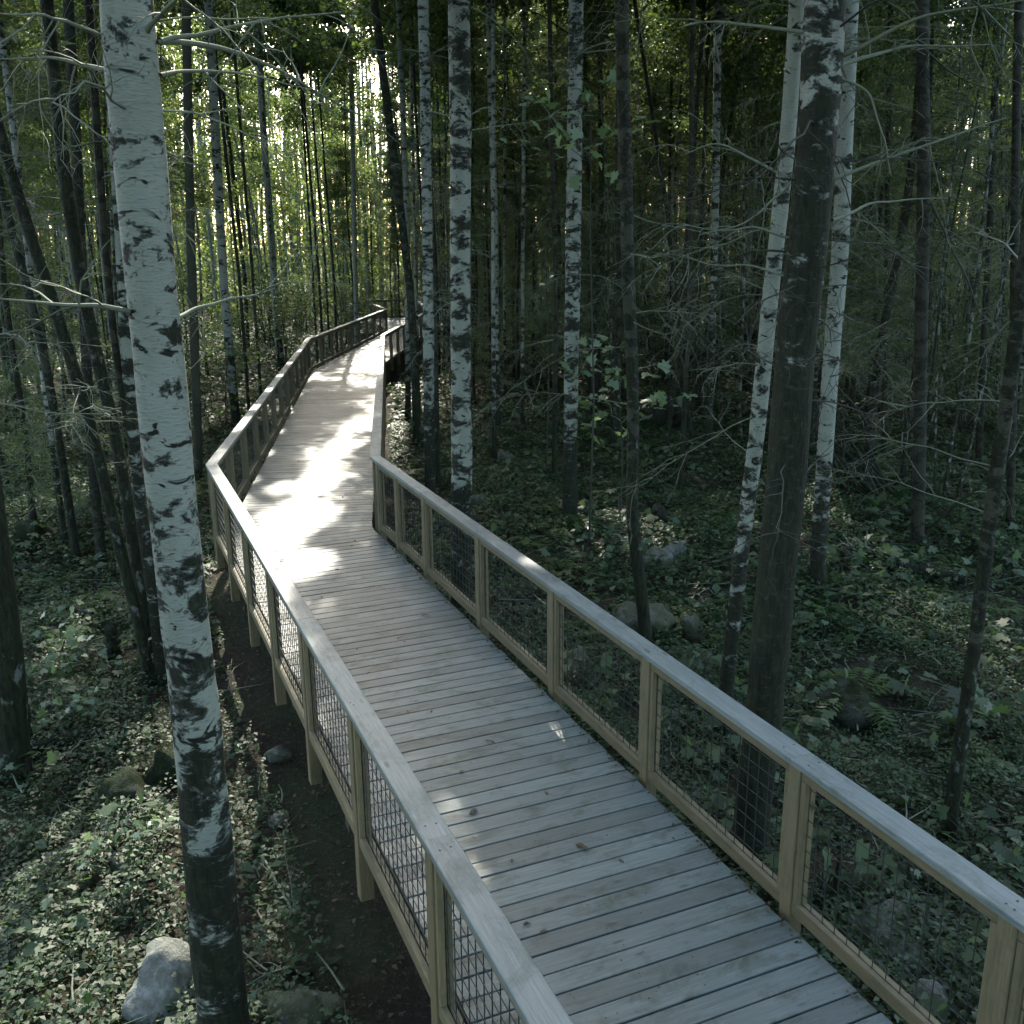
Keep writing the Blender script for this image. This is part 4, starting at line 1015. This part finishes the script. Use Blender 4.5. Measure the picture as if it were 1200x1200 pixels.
sapling('leafy sapling with level leaf layers in front of the crooked mossy trunk', (725, 610), 2, [(712, 408), (690, 432), (722, 440), (682, 478), (705, 475), (745, 440), (765, 478), (790, 470), (700, 500)], 2, .24, nper=10)
sapling('sunlit yellow green sapling left of the central grey birch', (640, 560), 2, [(625, 200), (650, 262), (640, 285), (648, 320), (640, 240)], 3, .12, L_crown, nper=14, spread=.25)
sapling('broad leaved plant patch at the right border', (1175, 870), .3, [(1150, 820), (1180, 835), (1195, 860), (1165, 870), (1140, 845), (1190, 900), (1160, 895)], 4, .22, L_ground, nper=7, kind='broadleaf_plant', spread=.2)
sapling('broad leaved plant among ferns beside the brown trunk', (1035, 620), .3, [(1030, 595), (1050, 610), (1020, 628), (1060, 640), (1045, 585), (1035, 650)], 5, .26, L_ground, nper=8, kind='broadleaf_plant', spread=.3)
sapling('young bush with bright leaves behind the left railing', (265, 500), .5, [(255, 440), (280, 420), (300, 450), (270, 475), (310, 410), (250, 400), (290, 480)], 6, .18, L_crown, nper=26, kind='leafy_bush', spread=.55)
sapling('sunny bush at the left among the slanting trunks', (75, 790), .3, [(60, 760), (85, 750), (105, 770), (75, 785), (45, 790), (90, 800), (70, 735)], 7, .12, L_big, nper=16, kind='leafy_bush', spread=.25)
sapling('pale leaved seedling group below the dark stump', (700, 660), .2, [(690, 640), (720, 645), (740, 650), (705, 655), (745, 640)], 8, .14, L_big, nper=5, kind='seedling', spread=.2)
sapling('sunlit low bush in the middle of the forest floor', (660, 560), .3, [(640, 535), (665, 545), (680, 520), (650, 525)], 9, .14, L_crown, nper=16, kind='leafy_bush', spread=.3)
sapling('low bright bush between the grey birch and the crooked trunk', (745, 560), .3, [(720, 530), (745, 535), (770, 540), (790, 525), (730, 550)], 10, .16, L_crown, nper=14, kind='leafy_bush', spread=.35)
sapling('glossy leaved shrub right of the leftmost trunk', (60, 850), .2, [(65, 825), (85, 830), (50, 845), (75, 845), (95, 815)], 11, .09, L_big, nper=18, kind='leafy_bush', spread=.16)
sapling('glossy leaved plant left of the thick birch foot', (130, 1000), .15, [(120, 985), (140, 995), (105, 1005), (160, 970), (185, 960), (175, 1010), (190, 1020)], 12, .08, L_big, nper=14, kind='leafy_bush', spread=.12)

# low herbs with broad lobed leaves, copied
def herb_proto(seed, n, R0, sz):
    rg = np.random.default_rng(seed); t = thing('broadleaf_plant', 'low herb with broad lobed leaves on the forest floor', 'plant', (0, 0, 0), 'broad leaved herbs'); ac = Acc(); P = []; D = []
    for j in range(n):
        a = j * 2 * pi / n * 1.3 + rg.normal() * .3; r = R0 * rg.uniform(.4, 1); h = rg.uniform(.16, .42); p = np.array([cos(a) * r, sin(a) * r, h]); P.append(p); D.append([cos(a), sin(a), -.2])
        ac.tube(np.array([[0, 0, -.03], p * [.4, .4, .7], p]), [.004, .003, .002], 3)
    link('stem', ac.mesh('stem', M_twigdark), t); V, F = lobed(np.array(P), norm(np.array(D)), rg.uniform(sz * .6, sz * 1.2, n), rg); link('leaves', mesh('leaves', V, F, L_ground), t); return t
HB = [herb_proto(1, 8, .28, .17), herb_proto(2, 11, .36, .14), herb_proto(3, 6, .22, .20)]; hu = [False] * 3; rg = np.random.default_rng(99); n = 0
while n < 130:
    y = 4 + 18 * rg.random(); x = rg.uniform(-.62, .62) * y
    if path_dist(np.array([[x, y]]))[0] < 1.9 or (x < 0 and rg.random() < .55) or vnoise(np.array([x]), np.array([y]), 1.1, 5)[0] < -.1: continue
    k = n % 3; o = HB[k] if not hu[k] else copy_tree(HB[k]); hu[k] = True; sc_ = rg.uniform(.6, 1.2)
    o.location = (x, y, float(ground(x, y))); o.scale = (sc_,) * 3; o.rotation_euler = (0, 0, rg.uniform(0, 6)); n += 1
# shrubs in the back: multi-stem, sunlit leaves, copied
def shrub_proto(seed, label, mat, H=2.6, rad=1.0, nl=1500, size=.09):
    rg = np.random.default_rng(seed); t = thing('shrub', label, 'shrub', (0, 0, 0), 'shrubs under the dense stand'); ac = Acc(); C = []
    for j in range(9):
        a = rg.uniform(0, 6.28); e = np.array([cos(a) * rad * rg.uniform(.3, 1), sin(a) * rad * rg.uniform(.3, 1), H * rg.uniform(.45, 1)])
        ac.tube(np.array([[0, 0, -.1], e * .5 + [0, 0, .2], e]), [.014, .01, .004], 4); C += [e, e * .75 + rg.normal(size=3) * .15, e + rg.normal(size=3) * .3]
    link('stems', ac.mesh('stems', M_twigdark), t)
    C = np.array(C); P = C[rg.integers(0, len(C), nl)] + rg.normal(size=(nl, 3)) * [.28, .28, .14]
    P[:, 2] = np.abs(P[:, 2])
    V, F = leaf_quads(P, rg.uniform(size * .7, size * 1.3, nl), rg, .55, .65, .1); link('leaves', mesh('leaves', V, F, mat), t); return t
SH = [shrub_proto(1, 'leafy green shrub growing under the dense stand of slender trees', L_crown), shrub_proto(2, 'leafy green shrub growing under the dense stand of slender trees', L_ground, 1.6, .9, 1300, .1)]
shu = [False, False]; rg = np.random.default_rng(8)
n = 0
while n < 62:
    y = rg.uniform(20, 58); x = (rg.random() * 2 - 1) * y * .6
    px, py, _ = project((x, y, -.8))
    if path_dist(np.array([[x, y]]))[0] < 2.6 or (px > 440 and px < 1050 and y < 34) : continue
    k = 0 if (px < 440 or px > 1060) and rg.random() < .8 else 1
    o = SH[k] if not shu[k] else copy_tree(SH[k]); shu[k] = True
    s = rg.uniform(.7, 1.5); o.location = (x, y, float(ground(x, y))); o.scale = (s, s, s * rg.uniform(.8, 1.3)); o.rotation_euler = (0, 0, rg.uniform(0, 6)); n += 1

LM = {'thick white birch': (268, 1270), 'thick mossy dark trunk': (877, 1008), 'black banded birch': (957, 692), 'dark straight brown trunk': (1075, 645), 'crooked corner sapling': (1110, 985),
      'blotched birch at the bend': (541, 722), 'grey central birch': (668, 614), 'crooked mossy trunk': (758, 762), 'slim pale middle birch': (830, 530), 'right border trunk': (1184, 620),
      'long slanting mossy trunk': (176, 800), 'leftmost stout trunk': (16, 912), 'thin dark stem at far left': (91, 660), 'birch left of the far bend': (330, 428), 'birch by the far railing': (418, 415)}
RK = 'nearest,second nearest,third nearest,fourth nearest,fifth nearest,sixth nearest,seventh nearest,eighth nearest,ninth nearest,tenth nearest,eleventh nearest,twelfth nearest,thirteenth nearest,fourteenth nearest,fifteenth nearest,sixteenth nearest,seventeenth nearest,eighteenth nearest,nineteenth nearest,twentieth nearest'.split(',')
LMP = {k: at_ground(*v) for k, v in LM.items()}
def landmark_labels(kind, word):
    by = {}
    for o in [o for o in sc.objects if o.parent is None and o.name.split('.')[0] == kind and o.get('group')]:
        p = np.array(o.location)[:2]; k = min(LMP, key=lambda q: np.linalg.norm(LMP[q][:2] - p)); side = 'left' if project(o.location)[0] < project(LMP[k])[0] else 'right'
        by.setdefault((k, side), []).append((np.linalg.norm(LMP[k][:2] - p), o))
    for (k, side), l in by.items():
        l.sort(key=lambda q: q[0])
        for i, (_, o) in enumerate(l[:20]): o['label'] = word + ', ' + RK[i] + ' on the ' + side + ' of the ' + k
landmark_labels('fern', 'green fern'); landmark_labels('shrub', 'leafy shrub')
landmark_labels('broadleaf_plant', 'lobed herb')
# dead leaves and twigs dropped on the planks
def deck_litter():
    rg = np.random.default_rng(3)
    def leafm(seed, s):
        r = np.random.default_rng(seed); n = 9; a = np.linspace(0, 2 * pi, n, endpoint=False); rad = s * (1 + .35 * np.cos(2 * a)) * r.uniform(.7, 1.15, n)
        top = np.stack([rad * np.cos(a), rad * np.sin(a) * .7, .004 + .012 * np.abs(np.sin(a)) * r.uniform(.3, 1.4, n)], 1); bot = top * [1, 1, 1] - [0, 0, .0015]
        V = np.concatenate([top, bot]); F = [np.arange(n)[None], (np.arange(n) + n)[None][:, ::-1], np.array([[i, i + n, (i + 1) % n + n, (i + 1) % n] for i in range(n)])]
        return mesh('fallen_leaf', V, F, L_dead)
    ms = [leafm(i, s) for i, s in enumerate((.018, .025, .034, .014))]
    px = [(412, 640), (416, 634), (470, 748), (474, 753), (525, 765), (685, 995), (680, 992), (506, 835), (478, 835), (541, 905), (500, 722), (450, 690), (377, 700), (331, 657), (300, 622), (384, 545), (377, 553), (402, 583), (350, 541), (362, 580), (447, 618), (430, 455), (412, 478), (400, 472),
          (380, 430), (395, 512), (373, 540), (789, 984), (617, 1084), (637, 1092), (555, 952), (600, 1010), (728, 1010), (640, 930), (575, 870), (432, 790), (419, 761), (395, 668), (372, 727)]
    for i, (x, y) in enumerate(px):
        p = at_z(x, y, .0); o = link('fallen_leaf', ms[i % 4], None, (p[0], p[1], .002)); o.rotation_euler = (0, 0, rg.uniform(0, 6)); s = rg.uniform(.8, 1.3); o.scale = (s, s, s)
        tag(o, 'small dark dead leaf lying on the boardwalk planks', 'leaf', 'dead leaves dropped on the planks')
    # debris in the gap along the right rail
    ac = Acc(); u = np.array([-.3905, .9206]); nn = np.array([u[1], -u[0]])
    for i in range(260):
        s = rg.random() ** .8 * 9.5; q = np.array([2.05, 4.0]) + u * s * .0 + np.array([2.03 - .4252 * (4 + s * .92 - 4.0) , 4.0 + s * .92]) - np.array([2.05, 4.0]) - nn * rg.uniform(0.02, .09)
        P = np.array([[q[0], q[1], .006]]); V, F = leaf_quads(P, rg.uniform(.012, .04), rg, .7, .6, .2); ac.add(V, F)
    for i in range(900):
        y = 3.5 + 30 * rg.random() ** 1.3; i0 = 0 if y < 13.2 else 1
        a, b = np.array(PATH[i0]), np.array(PATH[i0 + 1]); c = a + (b - a) * (y - a[1]) / (b[1] - a[1]); q = c + [rg.uniform(-.95, .95), 0]
        V, F = leaf_quads(np.array([[q[0], q[1], .004]]), rg.uniform(.008, .026), rg, .9, .45, .1); ac.add(V, F)
    tag(link('plank_debris', ac.mesh('plank_debris', L_dead)), 'dark crumbs of bark and leaf scattered on the planks and along the right railing', 'debris', kind='stuff')
deck_litter()
print('objects', len(bpy.data.objects))
